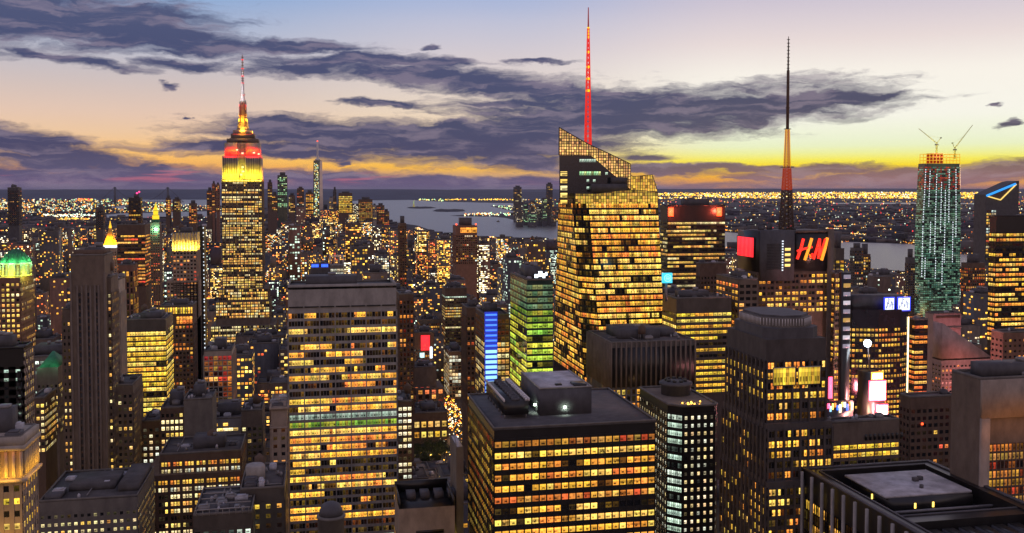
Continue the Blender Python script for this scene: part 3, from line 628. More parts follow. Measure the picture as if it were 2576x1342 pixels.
for (x, y_, s_) in ((6, hd-22, .9), (8.6, hd-21, .8), (3, hd-30, .5)): lbox(pr, 'vent', x-s_, x+s_, y_-s_, y_+s_, H4-.1, H4+1.2, 'slate')
for k_ in range(7): lbox(r, 'roof_unit', -hw+6.5, -hw+8.5+k_ % 2, hd-14-k_*6, hd-11.4-k_*6, H4-6, H4-3.6-k_ % 3*.5, 'steel')
for x, y_ in ((-hw+12.85, hd-26), (2, hd-38.15), (-5, hd-38.15)): MB().box(x-.3, x+.3, y_-.12, y_+.12, H4-4.2, H4-2.4).build('lamp', emat('lamp_amber', (255,210,90), 3, 'AUTO') if 'lamp_amber' not in MATS else 'lamp_amber', pr)
for k_ in range(6):
    x = -hw+9+k_*6; ru = MB().box(x, x+4.2, -hd+8, -hd+22, H4-6, H4-2.6).build('roof_unit', 'slate', r); MB().box(x+.3, x+3.9, -hd+8.3, -hd+21.7, H4-2.6, H4-2.4).build('grille', 'blacksteel', ru)
m = MB(); m.bar((-hw+10, hd-44, H4-3), (hw-6, hd-44, H4-3), .8); m.bar((-hw+8, hd-10, H4-4), (-hw+8, hd-50, H4-4), .9); m.build('duct', 'steel', r)
FOOT.append((r.location[0]-hw-4, r.location[0]+hw+4, D4-3, D4+dep4+3, 2020, 2800, 1345, D4+dep4, 1160))
# ---- 5 tall blank wall with a recessed lit grid, right edge
st = S_(wall='umber', fl=3.7, bay=1.7, pw=.35, pd=.5, sh=.9, sd=.25, lit=.62, run=.8, pal='orange', bri=.30, top=22, dim=.2, nowin=True)
r, w, d, H, rg_ = B('office_tower', 'blank grey tower at the edge with beige frame round a fine golden grid', 2467, 2720, 952, 300, us=2402, st=st, vb=1345, roof=.6, tank=0)
hw, hd = w/2, d/2
lbox(r, 'frame', -hw-.05, hw, -hd-1.4, -hd-.02, H-13.5, H+.2, 'limestone'); lbox(r, 'frame', -hw-.05, -hw+3.2, -hd-1.4, -hd-.02, 0, H-13.5, 'limestone')
W = []; m = MB(); bv, q, c, u_ = wallside((-hw+3.8, -hd), (hw, -hd), H-23-30*3.2, H-23, S_(fl=3.2, bay=1.6, pw=.3, pd=.4, sh=.7, sd=.3, lit=.75, run=.85, pal='orange', bri=.42, dim=.6, fvar=.1), rg_)
boxes_to(m, bv); m.build('window_frame', 'brown', r); place_windows(r, q, c, u_, True)
lamp_strip(r, (-hw+14, -hd-9, H-17), 40, 1, (R(112), 0, 0), 900, (255,165,90))
# ---- 6 black tower with chamfered corner and greenish-white windows
st = S_(wall='blacksteel', fl=3.85, bay=3.35, pw=1.95, pd=.35, sh=2.15, sd=.3, lit=.9, run=.2, pal='white', bri=.85, side={5: dict(bay=9, sub=7, mw=.12, pw=.5, sh=1.5, pal='cool', lit=.85, run=1.0)}, top=3.2, dim=.2, fvar=.06)
def cham(hw, hd): c = 5.5; return [(-hw+c,-hd),(hw-2,-hd),(hw,-hd+2),(hw,hd),(-hw,hd),(-hw,-hd+c)]
r, w, d, H, rg_ = B('office_tower', 'black tower with cut-off corner and even columns of small greenish white windows', 1690, 1808, 1024, 427, us=1612, st=st, vb=1345, sep=True, roof=0, poly=cham)
hw, hd = w/2, d/2
m = MB(); 
for (a, b) in zip(cham(hw, hd), cham(hw, hd)[1:]+cham(hw, hd)[:1]): m.bar((a[0], a[1], H+.6), (b[0], b[1], H+.6), .9)
m.build('parapet', 'greystone', r)
MB().prism([(x*.95, y*.95) for x, y in cham(hw, hd)], H, H+.3).build('roof', 'umber', r)
pr = MB().lathe(hw*.1, hd*.25, [(hw*.62, H+.3), (hw*.62, H+5), (hw*.7, H+5.2), (hw*.7, H+6.4), (hw*.3, H+7.2)], 18).build('penthouse', 'slate', r)
m = MB()
for k_ in range(9): a = k_*.7; m.box(hw*.1+math.cos(a)*hw*.4-.8, hw*.1+math.cos(a)*hw*.4+.8, hd*.25+math.sin(a)*hw*.4-.8, hd*.25+math.sin(a)*hw*.4+.8, H+6.6, H+8)
m.build('vent', 'blacksteel', pr)
m = MB()
for k_ in range(10): x = -hw*.7+rg_.uniform(0, 1.3)*hw; y_ = -hd+rg_.uniform(1, 8); m.box(x-.3, x+.3, y_-.2, y_+.2, H+.4, H+1.0)
m.build('lamp', emat('lamp_warm', (255,190,70), 4, 'AUTO'), r)
pl_ = bpy.data.objects.new('lamp_glow', bpy.data.lights.new('lamp_glow', 'POINT')); pl_.data.energy = 900; pl_.data.color = (1,.62,.25); pl_.data.shadow_soft_size = .5; pl_.location = (0, -hd+5, H+3); link(pl_, r)
# ---- 7 grey building with tall piers, behind the black roof
st = S_(wall='greystone', fl=3.9, bay=2.9, pw=.9, pd=1.1, sh=1.2, sd=.15, lit=.5, run=.5, pal='warm', bri=.95, top=26, dim=.05, fvar=.2)
r, w, d, H, rg_ = B('office_building', 'broad grey building with tall thin piers and cluttered dark roof behind the black slab', 1537, 1748, 862, 520, us=1481, st=st, vb=1030, sep=True, roof=2.2, tank=1, tiers=None)
m = MB(); hw, hd = w/2, d/2
n_ = round(w/2.9)
for k_ in range(n_+1): x = -hw+w*k_/n_; m.box(x-.45, x+.45, -hd-1.1, -hd, H-26, H+.5)
n_ = round(d/2.9)
for k_ in range(n_+1): x = -hd+d*k_/n_; m.box(-hw-1.1, -hw, x-.45, x+.45, H-26, H+.5)
m.build('pier', 'umber', r)
MB().box(-hw+.3, hw-.3, -hd-.35, -hd-.02, H-25, H-2.5).box(-hw-.35, -hw-.02, -hd+.3, hd-.3, H-25, H-2.5).build('glazing', 'blacksteel', r)
m = MB().box(-hw*.5, hw*.1, 0, hd*.6, H, H+6).box(hw*.3, hw*.8, -hd*.2, hd*.6, H, H+4.5); m.build('penthouse', 'slate', r)
# ---- 8 lit glass tower under the slanted one, green and yellow
st = S_(wall='greenglass', fl=3.9, bay=3.0, pw=.16, pd=.15, sh=1.3, sd=.1, lit=.85, run=.8, pal='lime', bri=.95, top=2, dim=.3, fvar=.15, rows=[(0,4,'green',.22),(4,6,'lime',.45)])
r, w, d, H, rg_ = B('glass_tower', 'green glass tower lit lime yellow, left of the tall slanted glass skyscraper', 1326, 1391, 706, 560, us=1284, st=st, vb=950, sep=True, roof=1)
emat('sign_white', (225,240,255), 4, 'AUTO'); lbox(r, 'sign_frame', -3, 5.5, -d/2+3.2, -d/2+3.8, H+.8, H+5.6, 'slate')
for x0, z0, x1, z1 in ((-2.6,1.4,-.6,3.4),(-.2,2.0,2.0,5.2),(2.4,1.2,3.8,3.8),(4.1,2.6,5.1,4.6)): lbox(r, 'sign', x0, x1, -d/2+2.9, -d/2+3.15, H+z0, H+z1, 'sign_white')
# ---- 9 narrow tower with a blue light wall
st = S_(wall='brown', fl=3.7, bay=2.6, pw=.5, pd=.2, sh=1.3, sd=.15, lit=.85, run=.6, pal='pale', bri=.85, top=2, dim=.1, fvar=.1, rows=[(0,4,'orange',.1)])
r, w, d, H, rg_ = B('office_tower', 'narrow tower with a bright blue vertical light display down its corner', 1219, 1281, 794, 600, us=1196, st=st, vb=970, sep=True, roof=.7)
hw, hd = w/2, d/2
emat('led_blue', (60,110,255), 2.2); emat('led_cyan', (150,215,255), 1.5); emat('led_deep', (20,40,150), 1.5)
sg = lbox(r, 'led_screen', -hw-.1, hw*.02, -hd-1.2, -hd-.5, H-52, H+2.5, 'led_deep')
m = MB(); m2 = MB()
for k_ in range(16):
    z = H+1.2-k_*3.3; (m if k_ < 7 else m2).box(-hw+.4, hw*.0-.3, -hd-1.35, -hd-1.22, z-1.1-(k_ > 6)*.9, z)
m.build('light_bar', 'led_blue', sg); m2.build('light_bar', 'led_cyan', sg)
# ---- 10 wide building of lit ribbons right of the slanted tower
st = S_(wall='spandrel', fl=3.7, bay=3.0, pw=.3, pd=.2, sh=1.9, sd=.25, lit=.82, run=.85, pal='yellow', bri=.95, top=8, dim=.1, fvar=.25)
B('office_tower', 'mid-rise tower of unbroken yellow ribbons between slanted skyscraper and stepped dark tower', 1702, 1840, 752, 560, us=1668, st=st, vb=945, sep=True, roof=1, tank=0)
# ---- 11 dark slab with two glowing red corner lamps
st = S_(wall='blacksteel', fl=3.9, bay=3.0, pw=.2, pd=.2, sh=2.0, sd=.2, lit=.62, run=.72, pal='pale', bri=.8, top=15, dim=.08, fvar=.22, rows=[(22,32,'orange',.05)])
r, w, d, H, rg_ = B('office_tower', 'dark slab of dotted window lines with two glowing red lamps on its top corners', 1680, 1824, 519, 900, us=1661, st=st, vb=740, sep=True, roof=.5, tank=0)
emat('lamp_red', (255,70,30), 5, 'AUTO'); emat('sign_red', (255,40,50), 1.5, 'AUTO')
for x in (-w/2+.5, w/2-9): MB().box(x, x+5, -d/2-1.2, -d/2+2, H-10, H-1.5).build('lamp', 'lamp_red', r)
for x, y_ in ((-w/2+3, -d/2-7), (w/2-8, -d/2-7)):
    l = bpy.data.objects.new('lamp_glow', bpy.data.lights.new('lamp_glow', 'POINT')); l.data.energy = 30000; l.data.color = (1,.1,.05); l.data.shadow_soft_size = 1.5; l.location = (x, y_, H-5); link(l, r)
# ---- 12 maroon stone building in front of it
st = S_(wall='brown', fl=4, bay=3, pw=1.4, pd=.4, sh=2, sd=.2, lit=.05, run=.3, pal='warm', bri=.6, top=10, dim=.02)
B('office_building', 'maroon stone block with almost no lit windows below the red-lamped slab', 1762, 1828, 664, 760, us=1752, st=st, vb=738, roof=1)
# ---- 13 tower with the great red fashion sign (see landmarks)
# ---- 14 Times Square glass tower with white screens on top
st = S_(wall='darkglass', fl=3.6, bay=2.6, pw=.75, pd=.25, sh=1.9, sd=.2, lit=.8, run=.5, pal='warm', bri=.9, top=12, dim=.05, fvar=.15)
def bow(hw, hd): return [(-hw,-hd),(-hw*.2,-hd-5),(hw*.6,-hd-4),(hw,-hd),(hw,hd),(-hw,hd)]
r, w, d, H, rg_ = B('glass_tower', 'curved glass tower banded with yellow windows under two bright white rooftop screens', 2143, 2285, 778, 600, us=2118, st=st, vb=1020, sep=True, roof=0, poly=bow)
hw, hd = w/2, d/2
lbox(r, 'penthouse', -hw*.85, hw*.9, -hd+2, hd, H, H+9, 'slate')
emat('screen_white', (236,242,255), 1.5, 'AUTO'); emat('screen_blue', (40,60,230), 1.5); emat('led_blue2', (90,110,190), .6)
for x0, x1 in ((hw*.05, hw*.42), (hw*.52, hw*.98)):
    s_ = lbox(r, 'screen', x0, x1, -hd-3.2, -hd-2.2, H-1.5, H+8.5, 'screen_blue'); MB().box(x0+.5, x1-.9, -hd-3.45, -hd-3.25, H-.7, H+7.8).build('picture', 'screen_white', s_)
    m = MB()
    for k_ in range(6): xx = x0+.9+k_*(x1-x0-2.4)/6; z_ = H+.3+(k_*37 % 5)*.8; m.box(xx, xx+.5, -hd-3.6, -hd-3.48, z_, z_+2.6+(k_*13 % 3)); m.box(xx, xx+1.3, -hd-3.6, -hd-3.48, z_+1+(k_ % 3), z_+1.4+(k_ % 3))
    m.build('figure', 'led_blue2', s_)
emat('neon_pale', (255,240,190), 2.6)
for x in (hw-.6, hw-3.4): MB().box(x, x+.7, -hd-1.0, -hd-.4, 10, H-6).build('light_bar', 'neon_pale', r)
st = S_(wall='darkglass', fl=3.6, bay=3, pw=.25, pd=.15, sh=1.7, sd=.2, lit=.85, run=.6, pal='orange', bri=.9, top=3, dim=.05)
B('glass_tower', 'slim glass wing with amber windows right of the two white rooftop screens', 2302, 2334, 806, 606, us=2293, st=st, vb=985, roof=.6)
# ---- 15 pink stone hotel
st = S_(wall='pinkstone', nowin=True)
r, w, d, H, rg_ = B('hotel', 'pink stone hotel slab with deep square opening under its flat top', 2348, 2418, 790, 700, us=2332, st=st, vb=950, roof=.4, tank=0)
hw, hd = w/2, d/2
lbox(r, 'recess_shade', -hw+2.4, hw-1, -hd-.06, -hd-.03, H-3.4, H-1.2, 'brown'); lbox(r, 'band', -hw, hw, -hd-.8, -hd-.02, H-12, H-11, 'pinkstone'); lbox(r, 'opening', -hw+7.6, -hw+12.6, -hd-.1, -hd-.05, H-24, H-13, 'blacksteel')  # flat dark panels; shade inside recess and opening put into their colour
lamp_strip(r, (0, -hd-25, H-40), 30, 2, (R(125), 0, 0), 14000, (255,150,160))  # added light hung before the wall to brighten the pink stone
st = S_(wall='pinkstone', fl=3.2, bay=3.2, pw=1.5, pd=.3, sh=1.8, sd=.2, lit=.25, run=.2, pal='red', bri=.8, top=3, dim=.04)
r, w, d, H, rg_ = B('hotel', 'pinkish hotel wing whose roof slopes down away from the pink slab', 2368, 2500, 905, 640, us=2352, st=st, vb=985, sep=False, roof=.6)
hw, hd = w/2, d/2
x_ = -hw; z2 = at(2345, 815, 640)[2]-H
MB().frust(-hw, hw, -hd, hd, H, -hw, -hw+1.0, -hd, hd, H+z2).build('roof', 'pinkstone', r)
lamp_strip(r, (-5, -hd-24, H-22), 30, 2, (R(118), 0, 0), 6000, (255,150,140))  # another added light, brightening the hotel wing
# ---- 16 dark brown block with a red beacon
st = S_(wall='brown', fl=3.8, bay=3.2, pw=1.2, pd=.3, sh=1.9, sd=.2, lit=.05, run=.2, pal='red', bri=.9, top=5, dim=.02)
r, w, d, H, rg_ = B('office_building', 'dark brown block with one red beacon, left of the blank grey edge tower', 2290, 2404, 1000, 440, us=2272, st=st, vb=1165, roof=.6, tank=0, sep=True)
MB().box(-w*.26, -w*.22, -d/2-.6, -d/2-.1, H-14, H-13).build('beacon', 'lamp_red', r)
# ---- 17 low building with pale piers, in front of the bright screens
st = S_(wall='umber', fl=3.9, bay=4.4, pw=.5, pd=.35, sh=1.8, sd=.2, lit=.5, run=.8, pal='yellow', bri=.9, top=10, dim=.05, fvar=.3, sub=2)
r, w, d, H, rg_ = B('office_building', 'low brown building with yellow strip windows below the glowing red and white billboard', 2094, 2262, 1062, 420, us=2078, st=st, vb=1175, sep=True, roof=1, tank=0)
m = MB()
for k_ in range(9): x = -w*.02+k_*2.4; m.box(x, x+1.3, -d/2-.5, -d/2-.4, H-9, H-6)
m.build('louvre', 'blacksteel', r)
# ---- 18 yellow-lit tower with a dark cap at the right edge
st = S_(wall='blacksteel', fl=3.8, bay=2.9, pw=.3, pd=.2, sh=1.8, sd=.2, lit=.75, run=.5, pal='warm', bri=1.05, top=12, dim=.05, fvar=.2, rows=[(0,2,'warm',1.0),(2,3,'orange',.03)])
B('office_tower', 'dark-capped tower full of yellow windows at the right edge of the skyline', 2507, 2680, 545, 640, us=2490, st=st, vb=830, sep=True, roof=.5, tank=0)
st = S_(wall='brick', fl=3.4, bay=3.4, pw=1.8, pd=.2, sh=2, sd=.15, lit=.3, run=.1, pal='orange', bri=.9, top=3, dim=.03)
B('apartment_building', 'reddish block dotted with amber windows above the blank grey edge tower', 2524, 2700, 836, 520, us=2500, st=st, vb=945, roof=1, sep=True)
# ------------------------------------------------------------------ left half
# ---- gilded colonnade building, bottom left corner
st = S_(wall='limestone', fl=3.7, bay=2.6, pw=1.3, pd=.3, sh=1.9, sd=.15, lit=.8, run=.3, pal='yellow', bri=1.1, top=12.5, dim=.05, fvar=.2)
r, w, d, H, rg_ = B('stone_building', 'floodlit golden stone building with colonnaded cornice in the bottom left corner', -80, 53, 1109, 300, us=80, st=st, vb=1345, sep=True, roof=.8, tank=1)
hw, hd = w/2, d/2
m = MB(); n_ = round(w/1.9)
for k_ in range(n_+1): x = -hw+w*k_/n_; m.box(x-.4, x+.4, -hd-.7, -hd, H-11, H-3)
n_ = round(d/1.9)
for k_ in range(1, n_+1): y_ = -hd+d*k_/n_; m.box(hw, hw+.7, y_-.4, y_+.4, H-11, H-3)
m.build('column', 'palestone', r)
MB().box(-hw, hw+1.3, -hd-1.3, hd, H-3, H-1.6).box(-hw, hw+.9, -hd-.9, hd, H-1.6, H+.8).build('cornice', 'palestone', r)
lbox(r, 'ledge', -hw, hw+1.6, -hd-1.6, hd, H-12.2, H-11.4, 'palestone')
lamp_strip(r, (0, -hd-3.2, H-11.5), w, .5, (R(155), 0, 0), 1500, (255,185,50)); lamp_strip(r, (hw+3.2, 0, H-11.5), .5, d, (0, R(155), 0), 900, (255,185,50))
lamp_strip(r, (-4, -hd-12, H-44), w, 1, (R(100), 0, 0), 11000, (255,190,40)); lamp_strip(r, (0, -hd-1.8, H-3.4), w, .3, (R(30), 0, 0), 120, (255,150,40))
# ---- wide grey block, bottom
st = S_(wall='greystone', fl=3.6, bay=2.75, pw=1.4, pd=.2, sh=2.2, sd=.15, lit=.85, run=.15, pal='pale', bri=.75, top=5, dim=.1, fvar=.1)
r, w, d, H, rg_ = B('office_building', 'wide grey block with big dark roof and small pale windows, bottom left', 98, 346, 1258, 455, dep=46, st=st, vb=1345, sep=True, roof=1.4, tank=0, big=False)
lbox(r, 'penthouse', -w*.28, w*.2, -d*.2, d*.3, H, H+2.6, 'roofing'); lbox(r, 'stair_tower', w*.26, w*.48, -d*.3, d*.45, H, H+3.4, 'roofing')
lbox(r, 'tank_room', -w*.46, -w*.3, -d*.45, -d*.2, H, H+2.2, 'slate')
# ---- big stepped building of square yellow windows
st = S_(wall='brown', fl=3.75, bay=6.2, pw=1.6, pd=.3, sh=1.7, sd=.2, sub=3, mw=.5, lit=.72, run=.55, pal='pale', bri=1.15, top=3, dim=.05, fvar=.25, rows=[(0,1,'warm',1.1),(1,2,'white',.9)])
r, w, d, H, rg_ = B('stone_building', 'broad brown stone building crowded with square yellow windows and a dark flat roof', 402, 607, 1141, 520, us=None, dep=34, st=st, vb=1345, sep=True, roof=1.2, tiers=[(7, 0, 4, 1186)])
st = S_(wall='brown', fl=3.75, bay=2.6, pw=.9, pd=.2, sh=1.7, sd=.15, lit=.62, run=.4, pal='pale', bri=1.1, top=2, dim=.05)
B('stone_building', 'stepped brown wing with square yellow windows left of the blank grey cube', 404, 484, 1028, 575, dep=26, st=st, vb=1145, sep=True, roof=1)
st = S_(wall='greystone', nowin=True)
B('plant_building', 'plain grey windowless cube above the brown building with square windows', 462, 534, 1007, 562, dep=24, st=st, vb=1120, roof=1.6, tank=0)
B('stone_building', 'narrow brown wing with a double column of pale windows beside the slab with black stripes', 357, 402, 1062, 600, dep=26, st=S_(wall='brown', fl=3.7, bay=3.6, pw=1.6, pd=.25, sh=1.9, sd=.15, lit=.6, run=.1, pal='white', bri=.9, top=3), vb=1180, sep=True)
st = S_(wall='spandrel', fl=3.8, bay=3, pw=1.3, pd=.2, sh=2, sd=.15, lit=.5, run=.4, pal='cool', bri=.8, top=5)
r, w, d, H, rg_ = B('office_building', 'dark roof crowded with pipes and a railing at the bottom edge, left of centre', 486, 634, 1296, 380, dep=34, st=st, vb=1345, roof=3, tank=0, big=False)
m = MB()
for k_ in range(5): m.bar((-w*.45, -d*.4+k_*d*.2, H+1.4), (w*.45, -d*.4+k_*d*.2, H+1.4), .35)
for k_ in range(9): m.bar((-w*.45+k_*w*.112, -d*.5, H), (-w*.45+k_*w*.112, -d*.5, H+2.4), .2)
m.bar((-w*.48, -d*.5, H+2.4), (w*.48, -d*.5, H+2.4), .25); m.build('pipe', 'concrete', r)
B('stone_building', 'brown building with gabled top and square lit windows left of the concrete tower', 607, 660, 1035, 600, dep=28, st=S_(wall='umber', fl=3.7, bay=3.1, pw=1.2, pd=.3, sh=1.6, sd=.2, lit=.55, run=.4, pal='pale', bri=1.0, top=9, rows=[(8,10,'white',1.0)]), vb=1160, sep=True, tank=1)
r, w, d, H, rg_ = B('office_building', 'grey rooftop with round tank and plain wall at the foot of the concrete tower', 604, 716, 1232, 400, dep=36, big=False, st=S_(wall='spandrel', fl=4, bay=4.2, pw=2.6, pd=.3, sh=2.2, sd=.2, lit=.16, run=.1, pal='warm', bri=.9, top=5), vb=1345, roof=2.5, tank=1)
MB().lathe(-w*.2, -d*.1, [(4, H), (4, H+6), (3.4, H+6.6)], 16).build('tank', 'concrete', r)
st = S_(wall='limestone', fl=3.7, bay=3.6, pw=1.9, pd=.6, sh=2.1, sd=.2, lit=.06, run=.1, pal='orange', bri=.9, top=8)
r, w, d, H, rg_ = B('stone_building', 'old beige stone building with arched top windows hugging the left side of the concrete tower', 682, 722, 1030, 455, dep=30, st=st, vb=1200, roof=1)
lbox(r, 'cornice', -w/2-.8, w/2+.8, -d/2-.8, d/2+.8, H-.2, H+.9, 'limestone'); lbox(r, 'cornice', -w/2-.6, w/2+.6, -d/2-.7, -d/2+.1, H-9, H-8.2, 'limestone')
# ---- domed lantern in front of the concrete tower
q_ = at(833, 1300, 250)
r = empty('rooftop_cupola', 'dark rounded rooftop cupola in front of the concrete tower at the bottom edge', 'cupola', (q_[0], 252, 0))
zz = at(833, 1268, 250)[2]
MB().lathe(0, 0, [(3.4, 0), (3.4, zz-4.2), (3.7, zz-4.1), (3.7, zz-3.6), (3.2, zz-3.4)], 20).build('drum', 'greystone', r, True)
MB().lathe(0, 0, [(3.1, zz-3.4), (2.9, zz-2), (2.2, zz-.7), (1.0, zz-.1), (.1, zz+.1)], 20).build('dome', 'slate', r, True)
# ---- tan block with black sunken roof
st = S_(wall='limestone', fl=4.2, bay=6, pw=.5, pd=.3, sh=1.2, sd=.2, sub=4, mw=.2, lit=.95, run=.9, pal='yellow', bri=1.0, top=13.5, dim=.2)
r, w, d, H, rg_ = B('office_building', 'tan blank-topped block with black sunken roof right of the concrete tower', 1004, 1144, 1277, 372, dep=22, st=st, vb=1345, roof=0, sep=True)
hw, hd = w/2, d/2
m = MB(); m.box(-hw, hw, hd-.6, hd, H, H+4.5); m.box(-hw, -hw+.6, -hd, hd-.6, H, H+3.5); m.box(hw-.6, hw, -hd, hd-.6, H, H+3.5); m.build('parapet', 'blacksteel', r)
lbox(r, 'roof', -hw+.6, hw-.6, -hd, hd-.6, H, H+.1, 'blacksteel')
for k_ in range(4): lbox(r, 'roof_unit', -hw+4+k_*5.6, -hw+7.6+k_*5.6, -1, 5, H, H+2.6, 'slate')
m = MB().box(-hw*.4, hw*.6, -hd-.2, -hd-.05, H-10.5, H-9).build('louvre', 'blacksteel', r)
r, w, d, H, rg_ = B('stair_tower', 'thin grey concrete shaft standing between the tan block and the black slab', 1148, 1166, 1126, 380, dep=18, st=S_(wall='greystone', nowin=True), vb=1345, roof=0)
MB().box(-w/2+.4, w/2-.4, -d/2+.4, d/2-.4, H, H+.4).build('roof', 'roofpale', r); MB().bar((-w/2, -d/2, H), (0, d/2, H+3), .3).build('brace', 'steel', r)
# ---- things between the concrete tower and the black slab
r, w, d, H, rg_ = B('office_building', 'dark squat building with a row of large amber windows behind the small lamplit trees', 1040, 1126, 1040, 975, dep=50, st=S_(wall='brown', fl=10.5, bay=6.5, pw=2.4, pd=.7, sh=4.6, sd=.3, lit=.55, run=.3, pal='pale', bri=1.15, top=6, rows=[(0,1,'pale',1.1),(1,2,'yellow',1.0)]), vb=1130, sep=True, roof=2.4)
B('office_building', 'slim block of tight pale window rows touching the right side of the concrete tower', 1001, 1036, 1012, 520, dep=26, st=S_(wall='brown', fl=3.4, bay=2.3, pw=.7, pd=.2, sh=1.6, sd=.15, lit=.7, run=.3, pal='white', bri=.9, top=2), vb=1180, sep=True)
r, w, d, H, rg_ = B('stone_tower', 'ornate brown stepped stone tower glowing red between its piers', 1040, 1098, 925, 1090, dep=36, st=S_(wall='umber', fl=5.6, bay=7, pw=3.2, pd=.9, sh=1.2, sd=.2, lit=.45, run=.6, pal='red', bri=.9, top=22), vb=1100, sep=True, tiers=[(4, 8, 3, 975)], tank=1)
B('office_tower', 'tall narrow tower with a white window lattice left of the blue light display', 1130, 1167, 886, 1180, us=1116, st=S_(wall='brown', fl=4.4, bay=3.9, pw=.7, pd=.3, sh=1.3, sd=.2, lit=.85, run=.3, pal='white', bri=.85, top=4), vb=1015, sep=True)
r, w, d, H, rg_ = B('office_tower', 'dark tower wearing a red glowing panel near its roof', 1040, 1092, 838, 1200, dep=28, st=S_(wall='brown', fl=3.8, bay=3, pw=1, pd=.2, sh=1.9, sd=.15, lit=.12, run=.3, pal='mix', bri=.8, top=20), vb=925, tank=0)
sg = lbox(r, 'sign', -w*.14, w*.28, -d/2-1, -d/2-.3, H-22, H-3, 'sign_red'); lbox(r, 'sign', -w*.2, w*.02, -d/2-1.4, -d/2-1.05, H-31, H-25, emat('sign_cyan', (190,240,240), 1.6)); lbox(r, 'sign', w*.3, w*.4, -d/2-1, -d/2-.3, H-32, H-18, 'sign_white')
B('office_tower', 'dark tower with one pale lit strip under its roof, above the blue light display', 1120, 1174, 726, 1300, dep=34, st=S_(wall='brown', fl=3.8, bay=3, pw=.5, pd=.2, sh=1.9, sd=.15, lit=.25, run=.8, pal='pale', bri=.9, top=10, rows=[(0,1,'cool',.9),(4,8,'pale',.8)]), vb=900, tank=1)
B('office_tower', 'dark ribbed slab rising just right of the concrete tower roof', 1004, 1040, 742, 760, dep=30, st=S_(wall='brown', fl=3.8, bay=2.6, pw=1.2, pd=.6, sh=1.5, sd=.1, lit=.12, run=.3, pal='orange', bri=.6, top=4), vb=1010)
B('office_building', 'low dark block with a wide pale roof box right of the ribbed slab', 1056, 1106, 806, 1340, dep=40, st=S_(wall='slate', fl=3.8, bay=3, pw=1, pd=.2, sh=1.9, sd=.15, lit=.5, run=.85, pal='orange', bri=.9, top=4), vb=845, roof=1.4)
B('office_tower', 'brown tower standing behind the blue light display tower', 1174, 1214, 776, 720, dep=26, st=S_(wall='brown', fl=3.8, bay=2.8, pw=1.3, pd=.4, sh=1.7, sd=.2, lit=.2, run=.2, pal='orange', bri=.8, top=6), vb=990)
# ---- the slab with three black stripes and its wings
st = S_(wall='umber', nowin=True)
r, w, d, H, rg_ = B('stone_tower', 'slender grey brown tower with three long black vertical stripes', 177, 262, 645, 560, dep=24, st=st, vb=1190, roof=.4, tank=0)
hw, hd = w/2, d/2
for fx in (.255, .515, .765):
    s_ = lbox(r, 'window_strip', -hw+w*fx-.75, -hw+w*fx+.75, -hd-.12, -hd-.03, 0, H-20, 'blacksteel')
    for k_ in range(38): z = H-22-k_*3.7; MB().box(-hw+w*fx-.7, -hw+w*fx+.7, -hd-.16, -hd-.13, z-1.4, z).build('spandrel', 'brown', s_)
m = MB()
for fx in (0, .19, .32, .455, .575, .71, .82, 1): x = -hw+w*fx; m.box(x-.5, x+.5, -hd-.55, -hd, 0, H-16 if 0 < fx < 1 else H-9)
m.build('pier', 'umber', r)
lbox(r, 'crown', -hw+1.2, hw-1.2, -hd+1.2, hd-1.2, H, H+3.2, 'brown')
B('stone_building', 'left wing of the black-striped tower with pairs of pale yellow windows', 156, 178, 780, 566, dep=20, st=S_(wall='umber', fl=3.7, bay=2.7, pw=1.3, pd=.3, sh=2.0, sd=.2, lit=.5, run=.3, pal='pale', bri=1.0, top=6), vb=1190, sep=True)
B('stone_building', 'right wing of the black-striped tower with a bright double window column', 261, 279, 700, 567, dep=20, st=S_(wall='umber', fl=3.7, bay=2.2, pw=.8, pd=.3, sh=2.0, sd=.2, lit=.62, run=.3, pal='pale', bri=1.1, top=8), vb=1190, sep=True)
B('stone_tower', 'pinkish ribbed stone tower right behind the black-striped tower', 276, 300, 705, 640, us=312, st=S_(wall='palestone', fl=3.7, bay=1.9, pw=.9, pd=.6, sh=1.4, sd=.1, lit=.05, run=.1, pal='orange', bri=.8, top=8), vb=980)
B('stone_building', 'shoulder block with scattered yellow windows at the foot of the black-striped tower', 281, 334, 972, 575, us=352, st=S_(wall='umber', fl=3.7, bay=2.9, pw=1.3, pd=.3, sh=1.9, sd=.2, lit=.34, run=.2, pal='pale', bri=1.1, top=4), vb=1190, sep=True)
# ---- bright yellow office tower
st = S_(wall='spandrel', fl=3.75, bay=8, sub=4, mw=.15, pw=.3, pd=.2, sh=1.25, sd=.15, lit=.93, run=.9, pal='yellow', bri=1.05, top=8, dim=.1, fvar=.08)
B('office_tower', 'boxy office tower blazing with solid yellow floors right of the black-striped tower', 314, 417, 806, 740, us=431, st=st, vb=1058, sep=True, roof=1.2)
